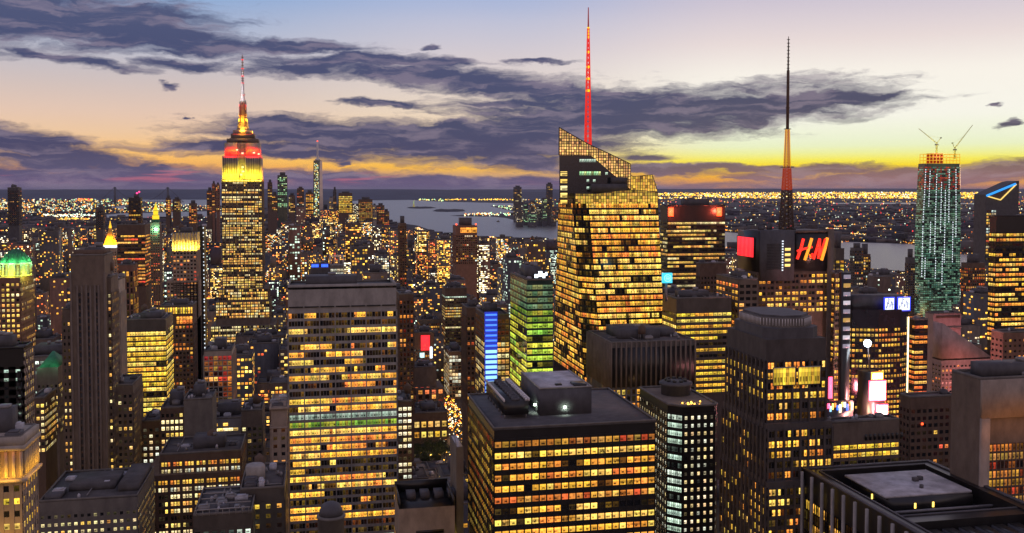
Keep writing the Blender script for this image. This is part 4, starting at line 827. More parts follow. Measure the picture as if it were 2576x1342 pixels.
# ---- black tower, left edge
st = S_(wall='blacksteel', fl=3.9, bay=5, pw=3, pd=.1, sh=2.6, sd=.1, lit=.1, run=.2, pal='cool', bri=.8, top=8)
r, w, d, H, rg_ = B('office_tower', 'unlit black tower with a single column of pale windows at the left edge', -60, 59, 880, 470, us=76, st=st, vb=1095, roof=.6, sides=(0,3))
bv, q, c, u_ = wallside((-w/2+w*.86, -d/2), (-w/2+w*.96, -d/2), H-60, H-10, S_(fl=4.1, bay=6, pw=.6, pd=.3, sh=2.0, sd=.3, lit=.6, run=0, pal='cool', bri=.9), rg_); m = MB(); boxes_to(m, bv); m.build('window_frame', 'blacksteel', r); place_windows(r, q, c, u_, True)
bv, q, c, u_ = wallside((w/2, -d/2), (w/2, d/2), H-80, H-1, S_(fl=3.6, bay=3.2, pw=1.4, pd=.3, sh=1.8, sd=.3, lit=.5, run=0, pal='pale', bri=.6), rg_); m = MB(); boxes_to(m, bv); m.build('wall_panel', 'limestone', r); place_windows(r, q, c, u_, True)
# ---- green domed tower
st = S_(wall='brick', fl=3.6, bay=3.0, pw=1.4, pd=.35, sh=1.8, sd=.2, lit=.62, run=.35, pal='pale', bri=1.05, top=3, fvar=.25)
r, w, d, H, rg_ = B('stone_tower', 'brick tower crowned by a floodlit green copper dome at the left edge', -36, 50, 700, 725, us=82, st=st, vb=882, sep=True, roof=0)
hw, hd = w/2, d/2; dz = at(35, 628, 730)[2]-H; cxx = at(32, 660, 735)[0]-r.location[0]; R_ = 9.6
MB().lathe(cxx, 0, [(R_+.6, H), (R_+.6, H+1), (R_, H+1.2), (R_, H+dz*.42), (R_+.8, H+dz*.44), (R_+.8, H+dz*.5)], 16).build('drum', 'palestone', r)
m = MB()
for k_ in range(16): a = (k_+.5)*math.pi/8; x, y_ = cxx+(R_+.4)*math.cos(a), (R_+.4)*math.sin(a); m.box(x-.4, x+.4, y_-.4, y_+.4, H+1.2, H+dz*.43)
m.build('column', 'palestone', r)
dm = MB().lathe(cxx, 0, [(R_+.4, H+dz*.5), (R_*.93, H+dz*.62), (R_*.72, H+dz*.76), (R_*.45, H+dz*.88), (R_*.18, H+dz*.97), (.3, H+dz)], 16).build('dome', 'copper', r)
m = MB()
for k_ in range(16):
    a = k_*math.pi/8; pr_ = [(R_+.4, .5), (R_*.93, .62), (R_*.72, .76), (R_*.45, .88), (R_*.18, .97)]
    for (ra, za), (rb, zb) in zip(pr_, pr_[1:]): m.bar((cxx+ra*math.cos(a), ra*math.sin(a), H+dz*za), (cxx+rb*math.cos(a), rb*math.sin(a), H+dz*zb), .35)
m.build('rib', 'copper', dm)
for a in (-2.3, -1.57, -.8, 0):
    for (zf, col_, en, rr) in ((.03, (225,240,60), 3300, 4.5), (.48, (150,255,160), 3400, 3.6)):
        l = bpy.data.objects.new('floodlight', bpy.data.lights.new('floodlight', 'POINT')); l.data.energy = en; l.data.color = s2l(col_)[:3]; l.data.shadow_soft_size = .5
        l.location = (cxx+(R_+rr)*math.cos(a), (R_+rr)*math.sin(a), H+dz*zf+1); link(l, r)
# ---- small green roof below it
r, w, d, H, rg_ = B('stone_building', 'building with floodlit green pyramid roof left of the black-striped tower', 92, 146, 925, 640, dep=24, st=S_(wall='umber', fl=3.6, bay=2.6, pw=1.2, pd=.3, sh=1.8, sd=.2, lit=.4, run=.3, pal='pale', bri=1.0, top=10), vb=1060, sep=True, roof=0)
dz = at(118, 884, 652)[2]-H; MB().frust(-w*.4, w*.5, -d/2, d/2, H, w*.02, w*.1, -.5, .5, H+dz).build('roof', 'copper', r)
for x in (-w*.4, w*.45):
    l = bpy.data.objects.new('floodlight', bpy.data.lights.new('floodlight', 'POINT')); l.data.energy = 500; l.data.color = (.3,1,.55); l.data.shadow_soft_size = .4; l.location = (x, -d/2-3, H+2); link(l, r)
B('apartment_building', 'building with a tidy grid of small yellow windows below the green pyramid roof', 78, 112, 1004, 560, dep=24, st=S_(wall='brown', fl=3.5, bay=2.2, pw=.8, pd=.2, sh=1.7, sd=.15, lit=.7, run=.1, pal='pale', bri=.95, top=2), vb=1100, sep=True)
# ---- crown-lit towers
def crown(r, w, d, H, h, pal_, br, base=True, name='crown', n=None):
    n = n or max(6, int(w/2)); m = MB()
    bv, q, c, u_ = wallside((-w/2, -d/2-.3), (w/2, -d/2-.3), H-h, H-.6, S_(fl=h, bay=w/n, pw=.7, pd=.7, sh=.6, sd=.5, lit=1, run=1, pal=pal_, bri=br, fvar=0, darkfloor=0), RS); boxes_to(m, bv)
    cr = m.build(name, 'limestone', r); n_ = len(q); quads_obj('arcade_light', q, c, u_, cr)
r, w, d, H, rg_ = B('office_tower', 'dark tower with a glowing arcade of yellow arches round its crown', 402, 485, 771, 850, dep=28, st=S_(wall='brown', fl=3.7, bay=2.8, pw=1.2, pd=.3, sh=1.8, sd=.2, lit=.25, run=.3, pal='orange', bri=.9, top=16), vb=1000, sep=False, roof=1)
crown(r, w, d, H, 6.5, 'yellow', 1.5, n=13)
bv, q, c, u_ = wallside((w*.0, -d/2-.6), (w/2-.3, -d/2-.6), H-15, H-8.5, S_(fl=3.2, bay=2.6, pw=.5, pd=.4, sh=.6, sd=.3, lit=1, run=1, pal='orange', bri=1.1, fvar=0, darkfloor=0), RS); m = MB(); boxes_to(m, bv); cr = m.build('balcony', 'brown', r); quads_obj('arcade_light', q, c, u_, cr)
st = S_(wall='limestone', fl=3.7, bay=3.1, pw=1.2, pd=.45, sh=1.9, sd=.2, lit=.2, run=.3, pal='red', bri=.85, top=18, dim=.05)
r, w, d, H, rg_ = B('stone_tower', 'pale ribbed tower whose crown is floodlit bright yellow, left of the tall spired skyscraper', 434, 494, 588, 1000, dep=30, st=st, vb=775, roof=.6, tiers=[(6, 0, 0, 705)])
lamp_strip(r, (0, -d/2-4, H-17), w, 1, (R(168), 0, 0), 26000, (255,215,70)); lamp_strip(r, (w/2+4, 0, H-17), 1, d, (0, R(168), 0), 9000, (255,215,70))
m = MB()
for k_ in range(9): x = -w/2+w*k_/8; m.box(x-.7, x+.7, -d/2-1.2, -d/2, H-18, H+.8)
m.build('pier', 'palestone', r)
# dark tower with a string of white lights on its edge
r, w, d, H, rg_ = B('office_tower', 'thin black tower with a string of white lights down its right edge', 497, 512, 572, 1120, dep=24, st=S_(wall='blacksteel', nowin=True), vb=1000, roof=.3, tank=0)
for k_ in range(46): z = H-1-k_*4.6+RS.uniform(-1, 1); MB().box(w/2-.7, w/2+.3, -d/2-.5, -d/2-.1, z-RS.uniform(.6, 1.8), z).build('lamp', 'neon_white' if 'neon_white' in MATS else emat('neon_white', (235,245,255), 1.3), r)
# pinkish pier building
B('office_building', 'pinkish building with pale vertical piers and orange lit windows, left of centre', 513, 583, 884, 700, dep=30, st=S_(wall='palestone', fl=3.7, bay=3.4, pw=.55, pd=.8, sh=.9, sd=.05, lit=.42, run=.7, pal='orange', bri=.75, top=3, dim=.35, rows=[(0,3,'red',.3)]), vb=1030, sep=True)
# gold pyramid
r, w, d, H, rg_ = B('stone_tower', 'stone tower topped by a gleaming gold pyramid', 256, 293, 622, 1900, dep=26, st=S_(wall='limestone', fl=4, bay=4, pw=2, pd=.3, sh=2, sd=.2, lit=.2, pal='warm', bri=.8, top=8), vb=705, roof=0)
dz = at(275, 556, 1910)[2]-H
py = MB().frust(-w*.40, w*.40, -w*.40, w*.40, H+3, -w*.07, w*.07, -w*.07, w*.07, H+dz*.72).build('roof', 'gilt', r)
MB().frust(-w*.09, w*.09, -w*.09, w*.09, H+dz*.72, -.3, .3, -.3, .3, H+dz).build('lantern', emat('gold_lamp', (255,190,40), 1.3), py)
lbox(r, 'gallery', -w/2, w/2, -d/2-.5, d/2, H-1.5, H+2.6, 'neon_white')
lamp_strip(r, (0, -d/2-6, H+3), w, 2, (R(150), 0, 0), 60000, (255,170,30)); lamp_strip(r, (w/2+6, 0, H+3), 2, w, (0, R(150), 0), 24000, (255,170,30))
# amber ribbon tower beside it
B('office_tower', 'dark-capped tower of amber ribbons between gold pyramid and golden lantern spire', 294, 364, 567, 1300, dep=40, st=S_(wall='brown', fl=4.2, bay=4, pw=.4, pd=.2, sh=2.2, sd=.2, lit=.72, run=.6, pal='orange', bri=.95, top=12, dim=.1, fvar=.35), vb=700)
B('stone_tower', 'reddish tower with vertical golden slots below the amber ribbon tower', 297, 335, 668, 1080, dep=26, st=S_(wall='brick', fl=6, bay=4, pw=1.6, pd=.4, sh=1, sd=.2, lit=.55, run=.3, pal='warm', bri=.9, top=6), vb=800)
# golden lantern tower
r, w, d, H, rg_ = B('stone_tower', 'slender tower with a golden lantern spire and green glow beneath', 378, 401, 560, 2000, dep=24, st=S_(wall='umber', fl=4, bay=4, pw=2, pd=.3, sh=2, sd=.2, lit=.12, pal='orange', bri=.8, top=8), vb=790, roof=0)
z0 = H; zt = at(387, 512, 2010)[2]; k_ = (zt-H)
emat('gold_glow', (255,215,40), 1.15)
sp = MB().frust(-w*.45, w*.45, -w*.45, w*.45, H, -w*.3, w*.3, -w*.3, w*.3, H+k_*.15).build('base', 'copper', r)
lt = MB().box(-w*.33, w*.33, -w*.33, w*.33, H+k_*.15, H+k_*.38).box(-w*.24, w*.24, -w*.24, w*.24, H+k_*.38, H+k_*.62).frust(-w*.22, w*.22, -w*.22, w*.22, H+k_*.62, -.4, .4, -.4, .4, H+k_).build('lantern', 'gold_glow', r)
m = MB(); 
for z in (.14, .37, .61): m.box(-w*.38, w*.38, -w*.38, w*.38, H+k_*z, H+k_*(z+.02))
m.build('ledge', 'copper', lt)
l = bpy.data.objects.new('floodlight', bpy.data.lights.new('floodlight', 'POINT')); l.data.energy = 30000; l.data.color = (.3,1,.5); l.data.shadow_soft_size = 1; l.location = (w*.1, -w, H-14); link(l, r)
# black tower with magenta beacons
r, w, d, H, rg_ = B('glass_tower', 'tall black slender tower with pink red beacons near the gold pyramid', 323, 353, 497, 2300, dep=26, st=S_(wall='darkglass', fl=5, bay=5, pw=1, pd=.2, sh=2, sd=.2, lit=.07, pal='warm', bri=.7, top=8), vb=570, roof=0)
m = MB().box(-w*.1, w*.3, -4, 4, H, H+8); m.build('penthouse', 'slate', r)
m = MB().box(w*.1, w*.24, -5, -4, H+8, H+11).box(w*.3, w*.42, -5, -4, H+11, H+14); m.build('beacon', emat('pink_lamp', (255,60,130), 3), r)
B('apartment_building', 'dark slab on the horizon at the far left edge', 19, 46, 473, 2500, dep=26, st=S_(wall='slate', fl=5, bay=5, pw=2, pd=.2, sh=3, sd=.2, lit=.08, pal='orange', bri=.6, top=6), vb=560)
B('apartment_building', 'unlit narrow slab just left of the gold pyramid', 241, 259, 524, 2400, dep=24, st=S_(wall='slate', fl=5, bay=5, pw=2, pd=.2, sh=3, sd=.2, lit=.04, pal='orange', bri=.6, top=6), vb=570)
# ---- the far downtown cluster
def far(name, label, u0, u1, vt, vb, D=5200, pal='warm', lit=.4, bri=.8, wall='brown', bay=9, fl=8, cap=10, dep=40, roofbit=True, **k):
    r, w, d, H, rg_ = B(name, label, u0, u1, vt, D, dep=dep, st={**dict(wall=wall, fl=fl, bay=bay, pw=bay*.28, pd=.6, sh=fl*.42, sd=.4, lit=lit, run=.45, pal=pal, bri=bri, top=cap, dim=.1), **k}, vb=vb, roof=0)
    if roofbit: MB().box(-w*.25, w*.3, -d*.2, d*.3, H, H+rg_.uniform(6, 16)).build('penthouse', 'slate', r)
    return r, w, d, H
far('glass_tower', 'tall green-lit glass tower standing between the two great spired towers', 698, 722, 441, 520, pal='green', lit=.55, bri=.6, wall='greenglass')
far('office_tower', 'thin dark tower with a small amber cap just right of the red-crowned skyscraper', 673, 684, 459, 520, lit=.1, cap=14)
far('office_tower', 'dim tower on the skyline with lit base left of the tall thin spire', 726, 742, 492, 530, lit=.45, pal='pale')
far('office_tower', 'dark pinnacled tower on the skyline left of the golden block by the far spire', 747, 764, 474, 520, lit=.15, pal='mix')
far('office_tower', 'golden lit block standing against the left foot of the far glass spire', 769, 788, 485, 534, pal='warm', lit=.9, bri=.9)
far('office_tower', 'grey slab on the skyline right of the far glass spire', 828, 838, 498, 530, wall='concrete', lit=.08, cap=20)
far('office_tower', 'thin black tower topped with a crane-like crown, right of the far glass spire', 838, 846, 478, 530, wall='slate', lit=.12)
far('office_tower', 'solid bright yellow block on the downtown skyline', 852, 886, 486, 532, pal='yellow', lit=1, bri=.85, bay=7, fl=9, cap=16, dim=.5)
far('office_tower', 'dull gold wide tower with dark crown at the water end of downtown', 902, 937, 502, 554, pal='warm', lit=.8, bri=.35, cap=14)
far('office_tower', 'brown stepped tower closest to the bay at the downtown tip', 948, 967, 517, 560, lit=.4, pal='orange', bri=.6)
far('office_tower', 'small brown tower at the very tip of downtown beside the water', 966, 979, 532, 562, lit=.35, pal='orange', bri=.6)
far('office_tower', 'pale narrow slab between dull gold tower and the bay', 938, 947, 517, 550, wall='concrete', lit=.1)
far('office_tower', 'low tower with warm windows between red-crowned skyscraper and green glass tower', 684, 697, 490, 530, lit=.5, pal='warm')
far('office_tower', 'amber tower with pale roof left of the dark downtown pair', 520, 532, 480, 540, lit=.45, pal='orange', bri=.7, D=4600)
far('apartment_building', 'left one of two thin brown towers left of the red-crowned skyscraper', 533, 540, 462, 530, lit=.2, pal='orange', wall='brick', D=4600, cap=6)
far('apartment_building', 'right one of two thin brown towers left of the red-crowned skyscraper', 543, 551, 464, 530, lit=.2, pal='orange', wall='brick', D=4600, cap=6)
far('office_tower', 'orange floodlit tower left of the pair of thin brown towers', 417, 427, 498, 540, D=4700, pal='orange', lit=.9, bri=1.0)
far('office_tower', 'broad low block with pale yellow lights left of the downtown skyline', 434, 452, 502, 530, D=4700, pal='pale', lit=.6)
far('office_tower', 'block with orange pyramid glow on the lower skyline left of the thin brown pair', 475, 493, 512, 560, D=4500, pal='orange', lit=.7)
far('apartment_building', 'dark tower rising over the harbour with a red beacon cluster', 1006, 1022, 562, 720, D=1800, bay=4.5, fl=4.4, lit=.12, pal='orange', cap=5)
r, w, d, H = far('apartment_building', 'brown tower with an orange-lit crown between two red beacons over the harbour', 1147, 1200, 568, 650, D=1700, bay=4, fl=4, lit=.22, pal='mix', cap=17, wall='brick')
bv, q, c, u_ = wallside((-w*.3, -d/2-.6), (w/2, -d/2-.6), H-13, H-3, S_(fl=10, bay=9, pw=.6, pd=.4, sh=.6, sd=.3, lit=1, run=1, pal='warm', bri=1.3, fvar=0, darkfloor=0), RS); m = MB(); boxes_to(m, bv); cr = m.build('crown', 'brick', r); quads_obj('crown_light', q, c, u_, cr)
for x in (-w/2+1, w/2-2): MB().box(x-1, x+1, -d/2, -d/2+2, H+1, H+3.5).build('beacon', 'lamp_red', r)
far('office_tower', 'lone black tower across the bay with a square dark top', 1294, 1312, 471, 545, D=7600, lit=.1, wall='slate', cap=20, pal='pale')
far('office_tower', 'thin black tower across the bay beside the slanted glass skyscraper', 1377, 1390, 463, 545, D=6800, lit=.12, wall='slate', cap=20)
for i_, (a_, b_, t_) in enumerate(((1318,1328,512),(1336,1346,505),(1352,1366,518),(1366,1376,498),(1390,1400,520),(1300,1316,530),(1330,1350,536))):
    far('office_tower', ['small dark tower across the bay right of the square-topped black tower','second small tower across the bay with green speckled lights','squat block across the bay between the two black towers','slim grey tower touching the left of the thin black bay tower','short tower across the bay hidden partly by the slanted skyscraper','low waterfront block under the square-topped black tower','long low waterfront block at the piers across the bay'][i_], a_, b_, t_, 556, D=6900-i_*60, lit=.3, pal=['green','mix','white'][i_ % 3], bri=.6, wall='slate', roofbit=False)
far('apartment_building', 'stepped dark apartment block in front of the pale river reach', 2150, 2172, 624, 720, D=1300, dep=12, bay=4, fl=4, lit=.12, pal='mix', wall='slate', cap=4)
far('apartment_building', 'lower stepped block beside the dark apartment tower by the river', 2172, 2190, 640, 720, D=1310, dep=12, bay=4, fl=4, lit=.2, pal='mix', wall='brown', cap=4)
far('office_tower', 'small tower with yellow bands between the fashion sign and the river', 2102, 2124, 625, 720, D=900, dep=10, bay=4, fl=4.2, lit=.75, pal='yellow', wall='spandrel', cap=12)
far('office_tower', 'dark brown tower with a glowing amber grid right of the crane tower', 2436, 2478, 662, 725, D=1100, dep=14, bay=3, fl=4, lit=.45, pal='orange', wall='brown', cap=6, bri=.6)
far('office_tower', 'dark slab against the left side of the crane-topped tower', 2286, 2302, 648, 800, D=1500, dep=10, bay=4, fl=4.4, lit=.06, wall='slate')
# tower with blue sign and roof frame
r, w, d, H, rg_ = B('office_building', 'low block with a short blue neon sign on its roof', 782, 828, 676, 1050, dep=28, st=S_(wall='slate', fl=4, bay=3.4, pw=1.2, pd=.2, sh=2, sd=.2, lit=.15, pal='cool', bri=.7, top=5), vb=712, roof=.6, tank=0)
for x0, x1 in ((-w/2+.6, -1), (1.2, w/2-.8)):
    sg = MB().box(x0, x1, -d/2+.2, -d/2+.6, H+1, H+5).build('sign', 'led_deep', r); m = MB(); n_ = 5
    for k_ in range(n_): xx = x0+.4+k_*(x1-x0-.6)/n_; m.box(xx, xx+.9, -d/2, -d/2+.15, H+1.6, H+4.4)
    m.build('lettering', 'led_blue', sg)
r, w, d, H, rg_ = B('office_building', 'white window grid topped by an open steel frame behind the concrete tower', 831, 864, 668, 1000, dep=20, st=S_(wall='greystone', fl=3.8, bay=3.2, pw=.5, pd=.2, sh=1.4, sd=.2, lit=.75, run=.4, pal='white', bri=.8, top=3), vb=712, roof=0)
m = MB()
for x in (-w/2, -w/6, w/6, w/2): m.bar((x, -d/2, H), (x, -d/2, H+9), .7)
m.bar((-w/2, -d/2, H+9), (w/2, -d/2, H+9), .9); m.bar((-w/2, d/2, H+9), (w/2, d/2, H+9), .8)
for x in (-w/2, w/2): m.bar((x, d/2, H), (x, d/2, H+9), .7); m.bar((x, -d/2, H+9), (x, d/2, H+9), .7)
m.build('roof_frame', 'whitepaint', r)
def root_at(name, label, cat, u0, u1, v, D, dep):
    x0 = at(u0, v, D)[0]; x1 = at(u1, v, D)[0]
    r = empty(name, label, cat, ((x0+x1)/2, D+dep/2, 0)); return r, x1-x0
def foot(r, w, dep, D, u0, u1, vb, vt): FOOT.append((r.location[0]-w/2-4, r.location[0]+w/2+4, D-3, D+dep+4, u0, u1, vb, D, vt))
# ================================================================== art deco skyscraper with the red and yellow crown
D = 1240.; dep = 42.
r, w = root_at('art_deco_skyscraper', 'tall setback skyscraper with red and yellow floodlit crown and white-ringed antenna', 'skyscraper', 557, 658.5, 455, D, dep)
zz = lambda v, d=D: at(610, v, d)[2]
X = lambda u, v=500, d=D: at(u, v, d)[0]-r.location[0]
hd = dep/2
st = S_(fl=2.95, bay=4.5, sub=2, mw=.35, pw=1.15, pd=.7, sh=1.15, sd=.25, lit=.74, run=.55, pal='pale', bri=1.0, top=0, dim=.12, fvar=.2, darkfloor=.08)
W = []; mb = MB(); zS = zz(452); z1 = zz(727); z2 = zz(758); z3 = zz(800); zb = zz(860)
rgE = np.random.default_rng(5)
body(r, [(-w/2,-hd),(w/2,-hd),(w/2,hd),(-w/2,hd)], 0, zS, st, rgE, (0,1), zz(735), 'limestone', W, mb)
def blockE(uL, uR, front, zt, zlow):
    st2 = dict(st); st2['pal'] = 'pale'; st2['lit'] = .85; st2['fl'] = 3.4
    body(r, [(X(uL),-hd-front),(X(uR),-hd-front),(X(uR),hd+front),(X(uL),hd+front)], 0, zt, st2, rgE, (0,1), zlow, 'limestone', W, mb)
blockE(548, 672, 5, z1, z2); blockE(541, 676, 8, z2, z3); blockE(529, 692, 14, z3-8, zb)
mb.build('wall', MATS['umber'], r)
place_windows(r, *[np.concatenate([a[i] for a in W]) for i in range(3)], True)
# crown: yellow stage with red stage above
m = MB(); zY = zz(452); zR = zz(393); zT = zz(359.5); zD = zz(336); wm_ = X(658.5)-X(560)
m.box(X(560), X(600), -hd+1, hd-1, zY, zR); m.box(X(618), X(658), -hd+1, hd-1, zY, zR); m.box(X(600), X(618), -hd+4, hd-4, zY, zR)
m.build('crown_stage', 'palestone', r)
m = MB(); m.box(X(566), X(598), -hd+2.5, hd-2.5, zR, zT); m.box(X(621), X(654), -hd+2.5, hd-2.5, zR, zT); m.box(X(598), X(621), -hd+5, hd-5, zR, zT+2)
m.build('crown_stage', 'palestone', r)
m = MB()      # window slots of the crown
for uu in (564, 568.5, 573, 579, 584, 590, 595, 622, 627, 633, 639, 645, 649.5, 654): m.box(X(uu)-.45, X(uu)+.45, -hd+.85, -hd+.99, zz(438), zz(397))
for uu in (602.5, 606, 609.3, 612.6, 616): m.box(X(uu)-.5, X(uu)+.5, -hd+3.8, -hd+3.99, zz(447), zz(397)); m.box(X(uu)-.5, X(uu)+.5, -hd+4.8, -hd+4.99, zz(391), zz(362))
m.build('window_strip', 'spandrel', r)
m = MB()
for uu in (600.7, 604.3, 607.7, 611, 614.3, 617.7): m.box(X(uu)-.4, X(uu)+.4, -hd+2.2, -hd+3.9, zY, zT)
for uu in (561, 566, 570.5, 576, 581.5, 587, 592.5, 598, 620, 624.6, 630, 636, 642, 647.2, 652, 657.4): m.box(X(uu)-.42, X(uu)+.42, -hd+.1, -hd+.95, zY, zR-3)
m.build('pier', 'palestone', r)
for uu, vv, s_ in ((611,421,1.4),(612,432,1.4),(607,440,1.2),(640,385,1.3),(652,388,1.2),(611,386,1.3),(598,378,1.1)): mk('window', [(X(uu)-s_,-hd-.25 if not 598 < uu < 620 else -hd+2.1,zz(vv)-.8),(X(uu)+s_,-hd-.25 if not 598 < uu < 620 else -hd+2.1,zz(vv)-.8),(X(uu)+s_,-hd-.25 if not 598 < uu < 620 else -hd+2.1,zz(vv)+.8),(X(uu)-s_,-hd-.25 if not 598 < uu < 620 else -hd+2.1,zz(vv)+.8)], [(0,1,2,3)], 'window_glass', r, PAL['white'][[0]]*1.3, [[(.1,.5),(.9,.5),(.9,.9),(.1,.9)]])
m = MB(); m.box(X(571), X(650), -hd+5, hd-5, zT, zz(349)); m.box(X(581), X(640), -hd+8, hd-8, zz(349), zz(336)); m.box(X(578), X(643), -hd+7, hd-7, zz(349)-1, zz(349)+.8); m.build('setback', 'umber', r)
m = MB(); m.box(X(586), X(634), -hd+10, hd-10, zz(336), zz(326)); m.build('setback', 'palestone', r)
# winged mooring mast
cx = X(610.6); m = MB(); c8 = math.pi/8
m.lathe(cx, 0, [(8.6, zz(328)), (8.2, zz(322)), (6.4, zz(310)), (5.2, zz(296)), (4.6, zz(280)), (4.5, zz(256)), (4.7, zz(255)), (4.3, zz(252))], 8, c8)
mast = m.build('mast', 'palestone', r)
m = MB()
for a in (math.pi/4*k_ for k_ in (1, 3, 5, 7)):
    for (ra, va), (rb, vb_) in zip([(9.6, 328), (7.4, 312), (5.6, 292), (5.0, 272)], [(7.4, 312), (5.6, 292), (5.0, 272), (4.8, 256)]):
        m.bar((cx+ra*math.cos(a), ra*math.sin(a), zz(va)), (cx+rb*math.cos(a), rb*math.sin(a), zz(vb_)), 1.6)
m.build('wing', 'steel', mast)
m = MB()
for k_ in range(5): a = -math.pi/2+(k_-2)*.28; m.bar((cx+7.2*math.cos(a), 7.2*math.sin(a), zz(318)), (cx+4.75*math.cos(a), 4.75*math.sin(a), zz(258)), .5)
m.build('rib', 'brick', mast)
an = MB().lathe(cx, 0, [(3.9, zz(252)), (3.9, zz(249)), (2.3, zz(248)), (2.3, zz(236)), (3.0, zz(235)), (3.0, zz(233)), (1.9, zz(232)), (1.9, zz(206)), (1.1, zz(205)), (1.0, zz(170)), (.8, zz(168)), (.7, zz(132))], 10).build('antenna', 'whitepaint', r, True)
m = MB(); m2 = MB()
for k_, v in enumerate((247, 236, 221, 205, 199, 193, 187, 181, 175, 168, 160, 152, 145, 139)): 
    (m if k_ % 3 else m2).box(cx-1.9+k_*.04, cx+1.9-k_*.04, -1.7, 1.7, zz(v)-.35, zz(v)+.35)
m.build('ring', 'steel', an); m2.build('ring', 'sign_red', an)
# floodlights of the crown
def flood(loc, en, col_, rad=1.0, parent=r):
    l = bpy.data.objects.new('floodlight', bpy.data.lights.new('floodlight', 'POINT')); l.data.energy = en; l.data.color = s2l(col_)[:3]; l.data.shadow_soft_size = rad; l.location = loc; link(l, parent)
def bank(u0, u1, v, yoff, en, col_, sy=2.0, tilt=162, parent=r):
    return lamp_strip(parent, ((X(u0)+X(u1))/2, -hd-yoff, zz(v)), abs(X(u1)-X(u0)), sy, (R(tilt), 0, 0), en, col_)
bank(559, 660, 455, 7, 40000, (255,232,50)); bank(559, 660, 440, 12, 3500, (255,225,60), tilt=120)
bank(567, 597, 395, 5, 20000, (255,0,0)); bank(622, 653, 395, 5, 20000, (255,0,0))
bank(598, 621, 395, 5, 3000, (190,40,20))
lamp_strip(r, (w/2+6, 0, zz(455)), 2, dep, (0, R(162), 0), 22000, (255,150,40)); lamp_strip(r, (X(654)+6, 0, zz(395)), 2, dep-5, (0, R(162), 0), 14000, (255,30,20))
bank(586, 634, 338, 2.5-10, 1300, (255,20,30), .8, 165)
for a, e_ in ((-2.2, 15000), (-1.57, 15000), (-.9, 15000), (.2, 7000)): flood((cx+12.5*math.cos(a), 12.5*math.sin(a), zz(327)), e_, (255,175,30), .6); flood((cx+8.5*math.cos(a), 8.5*math.sin(a), zz(300)), e_*.35, (255,185,30), .5)
flood((cx-5, -5, zz(262)), 1500, (255,30,20)); flood((cx+5, -5, zz(262)), 1500, (255,30,20)); flood((cx-4, -7, zz(240)), 2600, (255,250,245), .5); flood((cx-3.4, -6, zz(215)), 1600, (255,250,245), .5); flood((cx-3, -5, zz(180)), 700, (255,250,245), .4)
foot(r, X(692)-X(529), dep+20, D-14, 529, 692, 842, 131); 
# ================================================================== slanted crystalline glass skyscraper
def lerp(a, b, t): return a+(b-a)*t
D = 620.
def corners(uF, uC, uR, v, depR=50):       # far end of east face, near corner, right end
    c = at(uC, v, D); xf = c[0]; X2 = at(uR, v, D)[0]; yf = xf/math.tan(az_(uF)); 
    return np.array([[xf, D], [X2, D], [X2, yf], [xf, yf]])       # a rough box: SW.. in plan
cb = corners(1395, 1483, 1675, 900); ctp = corners(1406, 1447, 1654, 495); ctp[2, 1] = ctp[3, 1]
zB, zTop = 0., at(1540, 495, D)[2]
rootx = cb[:, 0].mean(); rooty = cb[:, 1].mean()
r = empty('glass_skyscraper', 'tall faceted glass skyscraper with slanting lattice top and red lattice spire', 'skyscraper', (rootx, rooty, 0))
off = np.array([rootx, rooty])
zb0 = at(1540, 905, D)[2]
hw, hd = 30., 25.
def warp(P):
    P = np.asarray(P, float); a = (P[..., 0]+hw)/(2*hw); b = (P[..., 1]+hd)/(2*hd); t = (P[..., 2]-zb0)/(zTop-zb0); t = np.clip(t, -.5, 1.6)
    out = np.zeros(P.shape); 
    for k_, wgt in enumerate(((1-a)*(1-b), a*(1-b), a*b, (1-a)*b)):
        for i in range(2): out[..., i] += wgt*(cb[k_, i]-off[i]+(ctp[k_, i]-cb[k_, i])*t)
    out[..., 2] = P[..., 2]; return out
rb = np.random.default_rng(12)
st = S_(fl=4.15, bay=7.1, sub=4, mw=.14, pw=.35, pd=.25, sh=1.45, sd=.12, lit=.86, run=.62, pal='warm', bri=1.0, top=0, dim=.18, fvar=.1, darkfloor=.0)
mb = MB(); mb.box(-hw, hw, -hd, hd, zb0-40, zTop-1.5); W = []
facets = [(-hw, hd), (-hw, -hd+8), (-hw+9, -hd), (hw, -hd)]
mb = MB(); z_ = [zb0-40, zTop-1.5]
mb.slices([(-hw,-hd+8),(-hw+9,-hd),(hw,-hd),(hw,hd),(-hw,hd)], zb0-40, zTop-1.5, 4)
nfl = int((zTop-4-(zb0-20))/4.15); za_ = zTop-4-nfl*4.15
for i, (a, b) in enumerate(zip(facets, facets[1:])):
    s2 = dict(st)
    if i == 0: s2['bay'] = 6.0; s2['lit'] = .72
    if i == 1: s2['bay'] = 6.5; s2['lit'] = .35
    bv, q, c, u_ = wallside(a, b, za_, zTop-4, s2, rb)
    boxes_to(mb, bv); W.append((q, c, u_))
mb.v = [warp(v) for v in mb.v]; mb.build('wall', 'darkglass', r)
place_windows(r, warp(np.concatenate([a[0] for a in W])), *[np.concatenate([a[i] for a in W]) for i in (1, 2)], True)
